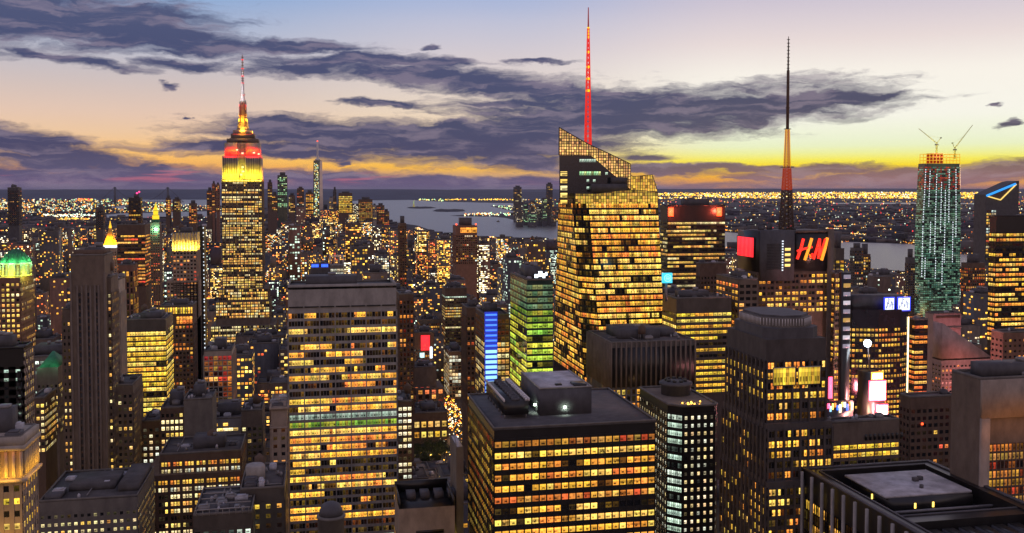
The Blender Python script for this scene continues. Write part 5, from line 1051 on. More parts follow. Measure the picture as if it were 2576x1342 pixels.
# the taller rear mass
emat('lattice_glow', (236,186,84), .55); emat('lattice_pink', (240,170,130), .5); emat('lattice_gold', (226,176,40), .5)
def Q(u, v, d): q = at(u, v, d); return (q[0]-off[0], q[1]-off[1], q[2])
Dt = D+9
m = MB(); a = Q(1406, 392, Dt); b = Q(1590, 392, Dt); zl = Q(1500, 500, Dt)[2]
yb_ = ctp[3, 1]-off[1]-1
p_ = [Q(1407, 500, Dt+0), Q(1592, 500, Dt), Q(1590, 478, Dt), Q(1520, 420, Dt), Q(1488, 392, Dt), Q(1407, 390, Dt)]
n = len(p_); kb = (yb_+off[1])/Dt; V = [(x, y_, z) for x, y_, z in p_]+[((x+off[0])*kb-off[0], yb_, z) for x, y_, z in p_]
V.append((p_[0][0]+25, p_[0][1], p_[0][2]+6)); 
o = mk('upper_wall', V, [(0,1,2,3,4,5), (11,10,9,8,7,6)]+[(i, i+6, (i+1) % 6+6, (i+1) % 6) for i in range(6)], 'darkglass', r)
wq = []; wc = []
def wq_add(u0, u1, v0, v1, d, c): wq.append([Q(u0, v1, d), Q(u1, v1, d), Q(u1, v0, d), Q(u0, v0, d)]); wc.append(c)
for k_ in range(5): wq_add(1410, 1427, 432+k_*18, 443+k_*18, Dt-.15, PAL['pale'][k_ % 3]*1.1)
for k_ in range(9): wq_add(1458+k_*6, 1463+k_*6, 432, 441, Dt-.15, PAL['green'][k_ % 3]*(.8 if k_ != 5 else .3))
for k_ in range(7): wq_add(1458+k_*6, 1463+k_*6, 401, 408, Dt-.15, PAL['cool'][k_ % 3]*.7)
for (u_, v_) in ((1476, 452), (1492, 452), (1476, 470), (1523, 434)): wq_add(u_, u_+6, v_, v_+6, Dt-.15, PAL['cool'][0]*.8)
for q_, c_ in zip(wq, wc): mk('window', q_, [(0,1,2,3)], 'window_glass', r, [c_], [[(.1,.1),(.9,.1),(.9,.9),(.1,.9)]])
m = MB()
for k_ in range(6): z0 = Q(0, 428+k_*18, Dt)[2]; m.box(Q(1407, 480, Dt)[0], Q(1430, 480, Dt)[0], Dt-off[1]-.35, Dt-off[1]-.02, z0-.5, z0+.1)
m.build('ledge', 'spandrel', r)
gx0, gx1 = Q(1487, 470, Dt-4)[0], Q(1576, 470, Dt-4)[0]
lbox(r, 'penthouse', gx0, gx1, Dt-off[1]-6, Dt-off[1]-.5, Q(0, 484, Dt-4)[2], Q(0, 461, Dt-4)[2], 'slate'); lbox(r, 'penthouse', Q(1534, 470, Dt)[0], Q(1572, 470, Dt)[0], Dt-off[1]-5.5, Dt-off[1]-.6, Q(0, 461, Dt-4)[2], Q(0, 442, Dt-4)[2], 'slate')
def screen(name, top, bot, d, thick, du, dv, mat, frame=.28, glow=None):
    """glazed lattice wall hung on posts: top and bot are (u, v) polylines over the same u range"""
    us_ = [p[0] for p in top]; u = us_[0]; u1 = us_[-1]; n = max(2, round((u1-u)/du)); G_ = MB(); Pn = []; Pc = []; Pu = []
    xs = np.linspace(us_[0], us_[-1], n+1)
    ft = lambda x: np.interp(x, [p[0] for p in top], [p[1] for p in top]); fb = lambda x: np.interp(x, [p[0] for p in bot], [p[1] for p in bot])
    y = d-off[1]
    prev = None
    for i, x in enumerate(xs):
        p0, p1 = Q(x, fb(x), d), Q(x, ft(x), d); X_ = p0[0]
        if p1[2]-p0[2] > .3: G_.bar((X_, y, p0[2]), (X_, y, p1[2]), frame*(1.6 if i % 4 == 0 else 1))
        if i:
            G_.bar((prev[0], y, prev[2]), (p1[0], y, p1[2]), frame*1.4)
            a0, a1 = Q(xs[i-1], fb(xs[i-1]), d), Q(x, fb(x), d)
            dz = dv*d/F; z = math.floor(min(a0[2], a1[2])/dz)*dz
            while z < max(prev[2], p1[2]):
                lo0, lo1 = max(z, a0[2]), max(z, a1[2]); hi0, hi1 = min(z+dz, prev[2]), min(z+dz, p1[2])
                if hi0 > lo0+.05 or hi1 > lo1+.05:
                    hi0, hi1 = max(hi0, lo0), max(hi1, lo1)
                    Pn.append([(a0[0], y, lo0), (a1[0], y, lo1), (a1[0], y, hi1), (a0[0], y, hi0)])
                    t = (z-a0[2])/max(1, p1[2]-a0[2]); g = glow(x, t) if glow else np.array([.5,.35,.1]); Pc.append(g*rb.uniform(.55, 1.25)); o_ = rb.integers(900); Pu.append([(o_+.1, .5), (o_+.9, .5), (o_+.9, .66), (o_+.1, .66)])
                if z > a0[2] and z < prev[2] and z < p1[2]+.1: G_.bar((a0[0], y-.02, z), (a1[0], y-.02, z), frame)
                z += dz
        prev = p1
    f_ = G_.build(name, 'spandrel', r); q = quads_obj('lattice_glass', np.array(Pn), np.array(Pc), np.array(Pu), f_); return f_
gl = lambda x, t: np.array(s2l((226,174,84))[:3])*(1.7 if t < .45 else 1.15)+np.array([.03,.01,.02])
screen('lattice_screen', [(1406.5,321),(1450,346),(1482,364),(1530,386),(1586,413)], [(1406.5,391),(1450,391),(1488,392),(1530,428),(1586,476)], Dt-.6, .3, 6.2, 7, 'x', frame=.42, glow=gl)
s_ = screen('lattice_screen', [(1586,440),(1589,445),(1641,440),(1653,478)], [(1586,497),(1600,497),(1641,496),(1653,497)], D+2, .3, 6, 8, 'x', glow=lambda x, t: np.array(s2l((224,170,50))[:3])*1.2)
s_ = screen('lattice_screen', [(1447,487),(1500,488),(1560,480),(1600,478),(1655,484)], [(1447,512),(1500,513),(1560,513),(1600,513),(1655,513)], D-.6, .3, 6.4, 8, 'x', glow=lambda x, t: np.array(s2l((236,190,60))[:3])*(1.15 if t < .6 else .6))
# lattice spire
sx0 = Q(1479, 370, Dt+8); stp = Q(1475, 19, Dt+8); hs_ = 1.9
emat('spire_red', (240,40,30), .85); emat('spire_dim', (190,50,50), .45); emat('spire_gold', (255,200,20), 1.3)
base = np.array([sx0[0], sx0[1], sx0[2]-6]); tip = np.array([sx0[0], sx0[1], stp[2]])
def sp(t, i, j): h_ = lerp(hs_, .35, min(1, t*1.05)); p = base+(tip-base)*t; return (p[0]+i*h_, p[1]+j*h_, p[2])
spr = bpy.data.objects.new('spire', None); 
m = MB(); n_ = 26; m2 = MB(); m3 = MB()
for i, j in ((-1,-1),(1,-1),(1,1),(-1,1)):
    m.bar(sp(0, i, j), sp(.86, i, j), .75, .5)
for k_ in range(n_):
    t0, t1 = k_/n_*.86, (k_+1)/n_*.86; cs = [(-1,-1),(1,-1),(1,1),(-1,1)]
    for a in range(4):
        i, j = cs[a]; i2, j2 = cs[(a+1) % 4]
        m.bar(sp(t0, i, j), sp(t1, i2, j2), .27); m.bar(sp(t0, i2, j2), sp(t1, i, j), .27)
for t in (.44, .52, .60, .70, .80, .82, .84, .86): 
    p = base+(tip-base)*t; h_ = lerp(hs_, .35, t)+.12; m2.box(p[0]-h_, p[0]+h_, p[1]-h_, p[1]+h_, p[2]-.7, p[2]+.7)
p = base+(tip-base)*.86; m3.bar((p[0], p[1], p[2]), (tip[0], tip[1], tip[2]), .9, .5)
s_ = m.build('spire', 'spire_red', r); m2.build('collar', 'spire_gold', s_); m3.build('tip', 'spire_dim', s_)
foot(r, 75, 60, D, 1395, 1675, 935, 320)
# ================================================================== tower with the red sign and the tall mast
D = 600.
x0, x1 = at(1908, 600, D)[0], at(2094, 600, D)[0]; dep = depth_from(1857, x0, D)
r = empty('office_tower', 'tower carrying a glowing red fashion sign and a tall striped antenna', 'skyscraper', ((x0+x1)/2, D+dep/2, 0)); w = x1-x0; hw, hd = w/2, dep/2
X = lambda u: at(u, 600, D)[0]-r.location[0]; zz = lambda v, d=D: at(1990, v, d)[2]; Hs = zz(578); Hm = zz(684)
W = []; mb = MB(); rs_ = np.random.default_rng(3)
st = S_(fl=3.9, bay=5.8, sub=2, mw=.4, pw=1.5, pd=.35, sh=1.9, sd=.2, lit=.6, run=.45, pal='warm', bri=1.0, top=1, dim=.06, fvar=.12)
body(r, [(-hw,-hd),(hw,-hd),(hw,hd),(-hw,hd)], 0, Hm, st, rs_, (0,3), zz(800), 'brown', W, mb)
mb.build('wall', 'brown', r); place_windows(r, *[np.concatenate([a[i] for a in W]) for i in range(3)], True)
m = MB(); m.box(-hw, hw, -hd, hd, Hm, Hs-1.4); m.box(X(1997), hw-.02, -hd-.5, -hd, Hm+2, Hs-2); m.build('upper_wall', 'blacksteel', r)
lbox(r, 'edge_column', X(2081), hw+.6, -hd-1.2, -hd+2, 0, Hs, 'umber'); lbox(r, 'frame', X(2000), X(2081), -hd-1.0, -hd-.5, Hs-2.0, Hs-.8, 'umber')
cb_ = lbox(r, 'core_block', X(1911), X(1995), -hd-2.2, -hd-.02, Hm-6, Hs-.6, 'slate')
m = MB()
for k_ in range(17): z = Hm+2+k_*1.05; m.box(X(1925), X(1968), -hd-2.4, -hd-2.22, z, z+.5)
m.build('louvre', 'blacksteel', cb_)
for k_ in range(4):
    z = zz(627+k_*13.3); o = mk('window', [(X(1971),-hd-2.25,z-1),(X(1985),-hd-2.25,z-1),(X(1985),-hd-2.25,z+.8),(X(1971),-hd-2.25,z+.8)], [(0,1,2,3)], 'window_glass', cb_, PAL['pale'][[0]]*1.1, [[(.1,.5),(.9,.5),(.9,.9),(.1,.9)]])
m = MB()
for k_ in range(12): z = zz(608+k_*6.6); m.box(X(1963), X(1967), -hd-2.5, -hd-2.41, z, z+.8)
m.build('marker_lamp', 'neon_white', cb_)
# sign on the street front: the two slanted letters with a small ampersand
emat('neon_red', (255,42,26), 1.7, 'AUTO'); emat('neon_orange', (255,150,36), 1.5, 'AUTO')
sg = lbox(r, 'sign', X(2001), X(2080), -hd-1.1, -hd-.52, zz(668), zz(590), 'blacksteel')
def P2(u, v, o_=0): return np.array([X(u), -hd-1.6-o_, zz(v)])
def stroke(m, pts, w_, o_=0):
    for a, b in zip(pts, pts[1:]): m.bar(P2(*a, o_), P2(*b, o_), w_)
red = MB(); org = MB()
stroke(red, [(2018,601),(2013,622),(2003,652)], 1.5); stroke(org, [(2039,600),(2032,625),(2022,655)], 1.5); stroke(red, [(2003,632),(2018,627),(2040,622)], 1.3)
stroke(red, [(2041,649),(2037,643),(2041,638),(2044,642),(2037,650),(2034,645)], .45); stroke(org, [(2034,640),(2038,651)], .4)
stroke(red, [(2059,601),(2052,627),(2044,653)], 1.3); stroke(red, [(2059,602),(2059,625),(2056,652)], 1.3); stroke(red, [(2056,651),(2066,626),(2073,602)], 1.1); stroke(org, [(2078,599),(2072,628),(2064,656)], 1.6)
red.build('lettering', 'neon_red', sg); org.build('lettering', 'neon_orange', sg)
sg2 = lbox(r, 'sign', -hw-1.3, -hw-.5, -hd+4, hd-1.0, zz(650), zz(597), 'blacksteel')
m = MB()
for k_ in range(4): y_ = -hd+4.6+k_*(2*hd-7)/4; m.box(-hw-1.6, -hw-1.32, y_, y_+(2*hd-7)/4-.5, zz(648), zz(599))
m.build('panel', 'sign_red', sg2)
MB().box(-hw+3, hw-3, -hd+3, hd-3, Hs-1.4, Hs-.8).build('roof', 'slate', r)
m = MB()
for k_ in range(9): x = -hw+4+rs_.uniform(0, 2*hw-10); y_ = rs_.uniform(-hd+4, hd-5); s_ = rs_.uniform(.8, 2.4); m.box(x, x+s_*1.5, y_, y_+s_, Hs-.8, Hs+rs_.uniform(.6, 3))
m.build('roof_unit', 'slate', r)
# lattice mast
Dm = D+dep*.5; Zm = lambda v: at(1978, v, Dm)[2]; mx = at(1979, 500, Dm)[0]-r.location[0]
emat('orange_glow', (255,110,20), .65); emat('red_glow', (190,60,20), .5); emat('yellow_glow', (252,184,24), .8)  # light on the mast put into its bars as glow
def lattice(m, m2, v0, v1, h0, h1, n_, bw):
    z0, z1 = Zm(v0), Zm(v1); P = lambda t, i, j: (mx+i*lerp(h0, h1, t), j*lerp(h0, h1, t), lerp(z0, z1, t)); cs = [(-1,-1),(1,-1),(1,1),(-1,1)]
    for i, j in cs: m.bar(P(0, i, j), P(1, i, j), bw)
    for k_ in range(n_):
        for a in range(4):
            i, j = cs[a]; i2, j2 = cs[(a+1) % 4]; m2.bar(P(k_/n_, i, j), P((k_+1)/n_, i2, j2), bw*.5); m2.bar(P(k_/n_, i2, j2), P((k_+1)/n_, i, j), bw*.5); m2.bar(P(k_/n_, i, j), P(k_/n_, i2, j2), bw*.6)
m = MB(); lattice(m, m, 578, 478, 3.5, 2.4, 9, .8); ms = m.build('mast', 'brown', r)
m = MB(); lattice(m, m, 478, 424, 2.4, 1.8, 7, .7); m.build('mast_section', 'red_glow', ms)
m = MB(); m3_ = MB(); lattice(m, m3_, 423, 326, 1.7, 1.0, 14, .42); m.build('mast_section', 'yellow_glow', ms); m3_.build('brace', 'red_glow', ms)
m = MB().lathe(mx, 0, [(1.1, Zm(325)), (1.0, Zm(178)), (.6, Zm(176)), (.4, Zm(110)), (.2, Zm(92))], 8); m.build('pole', 'brown', ms)
m = MB()
for v, h_ in ((421, 4.2), (325, 2.2), (272, 1.4)): m.box(mx-h_, mx+h_, -h_*.5, h_*.5, Zm(v)-.25, Zm(v)+.25)
for v in range(100, 176, 9): m.box(mx-.9, mx+.9, -.5, .5, Zm(v)-.2, Zm(v)+.2)
m.build('platform', 'blacksteel', ms)
foot(r, w, dep, D, 1857, 2100, 1000, 578)
st = S_(wall='brown', fl=3.9, bay=5, pw=1.2, pd=.3, sh=1.9, sd=.2, lit=.65, run=.4, pal='warm', bri=1.0, top=2, dim=.05, sub=2, mw=.3)
B('office_tower', 'lower wing of lit amber floors at the right foot of the red sign tower', 2100, 2130, 690, 590, us=2094, st=st, vb=1000, sep=True, roof=1)
st = S_(wall='umber', fl=3.9, bay=5, pw=1.2, pd=.3, sh=1.9, sd=.2, lit=.4, run=.4, pal='orange', bri=.9, top=2, dim=.05)
B('office_building', 'low dark building with orange windows at the left foot of the red sign tower', 1858, 1906, 705, 560, dep=34, st=st, vb=790, sep=True, roof=1)
# striped white display beside
r, w = root_at('billboard', 'narrow vertical stack of dim grey and amber screens beside the curved glass tower', 'billboard', 2122, 2142, 690, 560, 5)
m = MB(); zt = at(2132, 686, 560)[2]
emat('strip_grey', (170,160,180), .6); emat('strip_warm', (230,180,90), .6); emat('strip_pale', (210,200,210), .9); bk = lbox(r, 'frame', -w/2, w/2, -2, 2.5, 0, zt, 'blacksteel')
for k_ in range(9):
    z = zt-1.5-k_*5.6; mt = ['strip_grey','strip_warm','strip_grey','strip_pale'][k_ % 4]
    MB().box(-w/2+.4, w/2-.4, -2.3, -2.05, z-2.6, z).build('display', mt, r)
foot(r, w, 5, 560, 2122, 2142, 1000, 690)
# ================================================================== ball and burning billboards in the square
r, w = root_at('billboard_tower', 'slim tower with overexposed white and red billboards under a glowing ball on a pole', 'billboard tower', 2186, 2230, 945, 560, 14)
zz = lambda v: at(2208, v, 560)[2]; X = lambda u: at(u, 980, 560)[0]-r.location[0]
lbox(r, 'wall', -w/2+.4, w/2-.4, -6, 7, 0, zz(940), 'blacksteel')
emat('screen_hot', (255,225,215), 9, 'AUTO'); emat('screen_pink', (255,60,90), 6, 'AUTO'); emat('screen_orange', (255,150,40), 5, 'AUTO')
s_ = lbox(r, 'billboard', X(2187), X(2229), -7.0, -6.2, zz(1009), zz(958), 'screen_pink'); MB().box(X(2189), X(2227), -7.3, -7.02, zz(1005), zz(961)).build('picture', 'screen_hot', s_)
s_ = lbox(r, 'billboard', X(2193), X(2222), -6.8, -6.2, zz(956), zz(937), 'screen_orange'); MB().box(X(2196), X(2219), -7.1, -6.82, zz(953), zz(940)).build('picture', 'screen_hot', s_)
s_ = lbox(r, 'billboard', X(2204), X(2234), -7.4, -6.6, zz(1051), zz(1018), 'screen_pink'); MB().box(X(2206), X(2231), -7.8, -7.42, zz(1046), zz(1022)).build('picture', 'screen_hot', s_)
pb = MB().bar((X(2202), 0, zz(940)), (X(2196), 0, zz(858)), .5); pb.build('pole', 'steel', r)
bx, bz = X(2196), zz(868); m = MB().lathe(bx, 0, [(.4, bz-2.5), (1.7, bz-1.9), (2.4, bz-.6), (2.4, bz+.6), (1.7, bz+1.9), (.4, bz+2.5)], 12); m.build('ball', emat('ball_white', (225,240,255), 9, 'AUTO'), r, True)
m = MB()
for k_ in range(0): a = k_*.9; m.bar((bx, 0, bz), (bx+5.2*math.cos(a), -1, bz+5.2*math.sin(a)), .35, .1)
for x_, y_, z_, e_, c_ in ((-3, -16, zz(985), 110000, (1,.35,.35)), (8, -12, zz(1035), 80000, (1,.25,.3)), (-12, -10, zz(1010), 25000, (1,.5,.3)), (bx, -9, bz, 9000, (.8,.9,1))):
    l = bpy.data.objects.new('screen_glow', bpy.data.lights.new('screen_glow', 'POINT')); l.data.energy = e_; l.data.color = c_; l.data.shadow_soft_size = 3; l.location = (x_, y_, z_); link(l, r)
foot(r, w, 14, 560, 2186, 2230, 1050, 940)
r, w = root_at('billboard', 'row of coloured advertising screens glowing low beside the stepped dark tower', 'billboard', 2085, 2150, 1008, 555, 6)
zz = lambda v: at(2115, v, 555)[2]; X = lambda u: at(u, 1020, 555)[0]-r.location[0]
lbox(r, 'frame', X(2084), X(2151), -1, 2, 0, zz(1012), 'blacksteel')
rr_ = np.random.default_rng(8); mats_ = ['screen_white','neon_orange','sign_red','led_blue','neon_pale','screen_pink','led_cyan','lamp_amber']
for k_ in range(11):
    u_ = 2085+k_*6; v_ = 1014+rr_.uniform(-2, 10); MB().box(X(u_), X(u_+rr_.uniform(3, 6)), -1.5-k_*.01, -1.05, zz(v_+rr_.uniform(8, 22)), zz(v_)).build('screen', mats_[rr_.integers(8)], r)
foot(r, w, 6, 555, 2084, 2151, 1045, 1008)
r, w = root_at('billboard', 'tall narrow red screen between the fashion sign tower and stepped dark tower', 'billboard', 2086, 2098, 950, 575, 5)
zz = lambda v: at(2092, v, 575)[2]; s_ = lbox(r, 'frame', -w/2, w/2, -1, 2, 0, zz(948), 'blacksteel'); lbox(r, 'screen', -w/2+.3, w/2-.3, -1.3, -1.05, zz(1004), zz(950), 'screen_pink')
# ================================================================== logo cube beside the slanted skyscraper
r, w = root_at('rooftop_sign', 'cyan square sign with a round emblem left of the yellow ribbon tower', 'sign', 1669, 1693, 700, 555, 4)
zz = lambda v: at(1681, v, 555)[2]; emat('sign_cyan2', (60,200,240), 1.4); 
lbox(r, 'mount', -w*.12, w*.12, 1, 2, zz(760), zz(712), 'steel'); s_ = lbox(r, 'panel', -w/2, w/2, -1, 1, zz(713), zz(688), 'sign_cyan2')
m = MB(); cz = zz(700.5); N_ = 20
for R0, bw in ((2.15, .42), (1.1, .3)):
    for k_ in range(N_): a, b = k_*2*math.pi/N_, (k_+1)*2*math.pi/N_; m.bar((R0*math.cos(a), -1.15, cz+R0*math.sin(a)), (R0*math.cos(b), -1.15, cz+R0*math.sin(b)), bw)
m.box(-.7, .7, -1.3, -1.05, cz-.5, cz+.3); m.build('emblem', 'led_cyan', s_)
# ================================================================== far glass spire
D = 5700.
r, w = root_at('glass_skyscraper', 'tallest far skyscraper, tapering glass with triangular faces and needle spire', 'skyscraper', 786, 813, 470, D, 58)
zz = lambda v: at(799, v, D)[2]; hw = w/2; Ht = zz(404); k_ = hw*.98
bpts = [(-hw,-hw),(hw,-hw),(hw,hw),(-hw,hw)]; tpts = [(0,-k_),(k_,0),(0,k_),(-k_,0)]
V = [(x, y, 30) for x, y in bpts]+[(x*.78, y*.78, Ht) for x, y in tpts]+[(x, y, 0) for x, y in bpts]
fc = [(0,1,4),(1,5,4),(1,2,5),(2,6,5),(2,3,6),(3,7,6),(3,0,7),(0,4,7),(4,5,6,7),(8,9,1,0),(9,10,2,1),(10,11,3,2),(11,8,0,3)]
mk('wall', V, fc, 'greenglass', r)
mk('bright_face', [(hw*.2,-hw-1.3,34),(hw+.3,-hw-1.3,34),(hw*.84,-hw*.84-1.6,Ht-4),(hw*.42,-hw*.84-1.6,Ht-4)], [(0,1,2,3)], 'mirrorglass', r)  # pale metal sheet added so this face mirrors the sky
rr = np.random.default_rng(2); wq = []; wc = []
for _ in range(190):
    t = rr.random(); z = 40+(Ht-60)*t; xx = rr.uniform(-.9, .1)*hw*(1-.25*t); yy = -hw*(1-.10*t)-1.6
    s_ = rr.uniform(2, 7); wq.append([(xx, yy, z), (xx+s_, yy, z), (xx+s_, yy, z+5), (xx, yy, z+5)]); wc.append(PAL[['green','white','yellow','cool'][rr.integers(4)]][rr.integers(3)]*rr.uniform(.5, 1.8))
I = rr.integers(0, 900, len(wq)); o_ = quads_obj('windows', np.array(wq), np.array(wc), np.stack([np.stack([I+a_, I*0+b_], -1) for a_, b_ in ((.1,.1),(.9,.1),(.9,.9),(.1,.9))], 1), r); o_['kind'] = 'stuff'
s_ = MB().lathe(0, 0, [(14, Ht), (16, Ht+8), (6.5, Ht+12), (6, zz(395)), (5, zz(380)), (4, zz(356))], 8).build('spire', 'whitepaint', r)
MB().box(-3, 3, -3, 3, zz(356), zz(354)).build('beacon', 'lamp_red', s_)
foot(r, w, 58, D, 786, 813, 520, 355)
# ================================================================== tower under construction with two cranes
D = 1750.; dep = 26.
r, w = root_at('glass_tower', 'greenish glass tower under construction, lit in thin vertical rows, topped by two cranes', 'skyscraper', 2319, 2420, 640, D, dep)
X = lambda u, v=640: at(u, v, D)[0]-r.location[0]; zz = lambda v: at(2360, v, D)[2]; hd = dep/2; zb0 = zz(800); zt0 = zz(412)
def tw(P):
    P = np.asarray(P, float); out = P.copy(); t = np.clip((P[..., 2]-zb0)/(zt0-zb0), -.3, 1.1); tt = np.clip((t-.62)/.38, 0, 1)
    L0, L1 = X(2319), X(2326); R0, R1 = X(2420), X(2414); a = (P[..., 0]-L0)/(R0-L0); out[..., 0] = (1-a)*(L0+(L1-L0)*(t*.45+tt*.55))+a*(R0+(R1-R0)*(t*.4+tt*.6)); return out
mb = MB(); L0, R0 = X(2319), X(2420); c_ = 4
pts = [(L0+c_,-hd),(R0-c_,-hd),(R0,-hd+c_),(R0,hd),(L0,hd),(L0,-hd+c_)]
mb.slices(pts, 0, zt0, 40); W = []; rr = np.random.default_rng(6)
st = S_(fl=4.3, bay=4.6, pw=.35, pd=.3, sh=1.5, sd=.3, lit=.6, run=.3, pal='teal', bri=.42, dim=.35, fvar=.15)
for i in (0, 1, 4, 5):
    bv, q, c, u_ = wallside(pts[i], pts[(i+1) % 6], zb0-20, zt0-6, st, rr)
    zc = q[:, 0, 2]; top_ = zc > zz(500); c = c*np.where(zc > zz(560), .8, 1.0)[:, None]
    warm = (rr.random(len(c)) < .5) & (zc > zz(480)); c[warm] = np.array(s2l((190,70,20))[:3])*rr.uniform(.2, .9, (warm.sum(), 1))
    boxes_to(mb, bv); W.append((q, c, u_))
mb.v = [tw(v) for v in mb.v]; mb.build('wall', 'greenglass', r)
place_windows(r, tw(np.concatenate([a[0] for a in W])), *[np.concatenate([a[i] for a in W]) for i in (1, 2)], False)
m = MB()                                                     # strings of work lights
for u_, va, vb_ in ((2318,428,560),(2331,432,520),(2350,440,640),(2364,460,590),(2385,428,560),(2404,428,600),(2318,570,700),(2338,560,640),(2375,480,660),(2396,560,660),(2326,650,700),(2353,650,700),(2370,640,720)):
    v = va
    while v < vb_: 
        z = zz(v); q = tw([[X(u_), -hd-.7, z]])[0]; m.box(q[0]-.55, q[0]+.55, q[1]-.3, q[1]+.2, z-1.3, z+1.3); v += 6.2
ml = m.build('work_lights', 'neon_white', r); ml['kind'] = 'stuff'
# open top floors
m = MB(); m2 = MB(); zo = zz(388)
for j in range(4):
    z = zt0+j*(zo-zt0)/3; q0 = tw([[L0+2, 0, z]])[0][0]; q1 = tw([[R0-2, 0, z]])[0][0]; m.box(q0, q1, -hd+2, hd-2, z-.5, z+.5)
for k_ in range(11):
    x = lerp(q0, q1, k_/10); m.box(x-.5, x+.5, -hd+2, -hd+3, zt0-2, zo); m.box(x-.5, x+.5, hd-3, hd-2, zt0-2, zo)
m.build('open_frame', 'yellow_glow', r)  # frame glows of itself, in place of lamplight on it
lbox(r, 'core', X(2340), X(2372), -hd+6, hd-8, zt0-2, zo+1.5, 'redpaint')
for k_ in range(9): x = lerp(q0, q1, (k_+.5)/9); 
def crane(label, ub, vb_, ut, vt, uj, vj, uw, vw):
    c = empty('tower_crane', label, 'crane', (at(ub, vb_, D+30)[0], D+30, 0)); Xc = lambda u, v: at(u, v, D+30)[0]-c.location[0]; Zc = lambda v: at(2360, v, D+30)[2]
    m = MB(); z0, z1 = zo-8, Zc(vt)
    for i, j in ((-1,-1),(1,-1),(1,1),(-1,1)): m.bar((i*1.1, j*1.1, z0), (i*1.1, j*1.1, z1), .5)
    n_ = 8
    for k_ in range(n_):
        za, zb_ = lerp(z0, z1, k_/n_), lerp(z0, z1, (k_+1)/n_); m.bar((-1.1,-1.1,za), (1.1,-1.1,zb_), .35); m.bar((1.1,1.1,za), (-1.1,1.1,zb_), .35); m.bar((-1.1,1.1,za), (-1.1,-1.1,zb_), .35)
    m.build('mast', 'cranepaint', c)
    j0 = np.array((0, 0, z1)); j1 = np.array((Xc(uj, vj), 0, Zc(vj))); m = MB(); d_ = (j1-j0)/np.linalg.norm(j1-j0); nrm = np.array((-d_[2], 0, d_[0]))
    if nrm[2] < 0: nrm = -nrm
    m.bar(j0, j1, .6, .4); m.bar(j0+nrm*2, j1+nrm*.6, .5, .3); n_ = 12
    for k_ in range(n_): 
        a = j0+(j1-j0)*k_/n_; b = j0+(j1-j0)*(k_+1)/n_; m.bar(a, b+nrm*lerp(2, .6, (k_+1)/n_), .35)
    m.build('jib', 'cranepaint', c)
    w1 = np.array((Xc(uw, vw), 0, Zc(vw))); m = MB(); m.bar(j0, w1, .9, .6); m.bar(w1, j1*.55+j0*.45, .2); m.build('counter_jib', 'cranepaint', c)
    MB().box(-3.4, 3.4, -1.6, 1.6, z1-3.6, z1-1.0).build('machine_deck', 'steel', c); MB().box(w1[0]-1.2, w1[0]+1.2, -1, 1, w1[2]-1.5, w1[2]+1).build('counterweight', 'slate', c)
crane('luffing tower crane, left of the pair, its jib reaching up to the left', 2356, 386, 2356, 362, 2311, 325, 2367, 347)
crane('luffing tower crane, right of the pair, its jib reaching up to the right', 2402, 386, 2402, 374, 2447, 314, 2396, 360)
for x_ in (-14, 16):
    l = bpy.data.objects.new('work_lamp', bpy.data.lights.new('work_lamp', 'POINT')); l.data.energy = 60000; l.data.color = (1, .9, .35); l.data.shadow_soft_size = 2; l.location = (x_, -28, zo+14); link(l, r)
foot(r, w, dep, D, 2296, 2422, 800, 388)
# ================================================================== pointed tower with the glowing triangle
D = 1950.
r, w = root_at('glass_tower', 'dark pointed glass tower with a glowing blue and gold triangle near its tip', 'skyscraper', 2479, 2560, 540, D, 40)
zz = lambda v: at(2520, v, D)[2]; X = lambda u: at(u, 540, D)[0]-r.location[0]
p_ = [(X(2479), 0), (X(2562), 0), (X(2562), zz(455)), (X(2548), zz(458)), (X(2479), zz(490))]
V = [(x, -20, z) for x, z in p_]+[(x, 20, z) for x, z in p_]; mk('wall', V, [(0,1,2,3,4), (9,8,7,6,5)]+[(i, i+5, (i+1) % 5+5, (i+1) % 5) for i in range(5)], 'slate', r)
emat('tri_blue', (40,150,240), 1.3); emat('tri_gold', (250,210,110), 1.2)
m = MB(); m.bar((X(2480), -21.5, zz(493)), (X(2552), -21.5, zz(463)), 4.2); b_ = m.build('light_bar', 'tri_blue', r)
m = MB(); m.bar((X(2482), -21.4, zz(494)), (X(2515), -21.4, zz(503.5)), 2.2); m.bar((X(2515), -21.4, zz(503.5)), (X(2554), -21.4, zz(464)), 2.2); m.build('light_bar', 'tri_gold', r)
mk('window_panel', [(X(2484),-20.4,zz(492)),(X(2515),-20.4,zz(502)),(X(2550),-20.4,zz(466))], [(0,1,2)], 'brown', r)
bv, q, c, u_ = wallside((X(2481),-20), (X(2506),-20), zz(655), zz(528), S_(fl=7, bay=7, pw=1.4, pd=.4, sh=2.4, sd=.3, lit=.75, run=.6, pal='mix', bri=.7), RS); m = MB(); boxes_to(m, bv); m.build('window_frame', 'slate', r); place_windows(r, q, c, u_, False)
foot(r, w, 40, D, 2479, 2562, 655, 455)
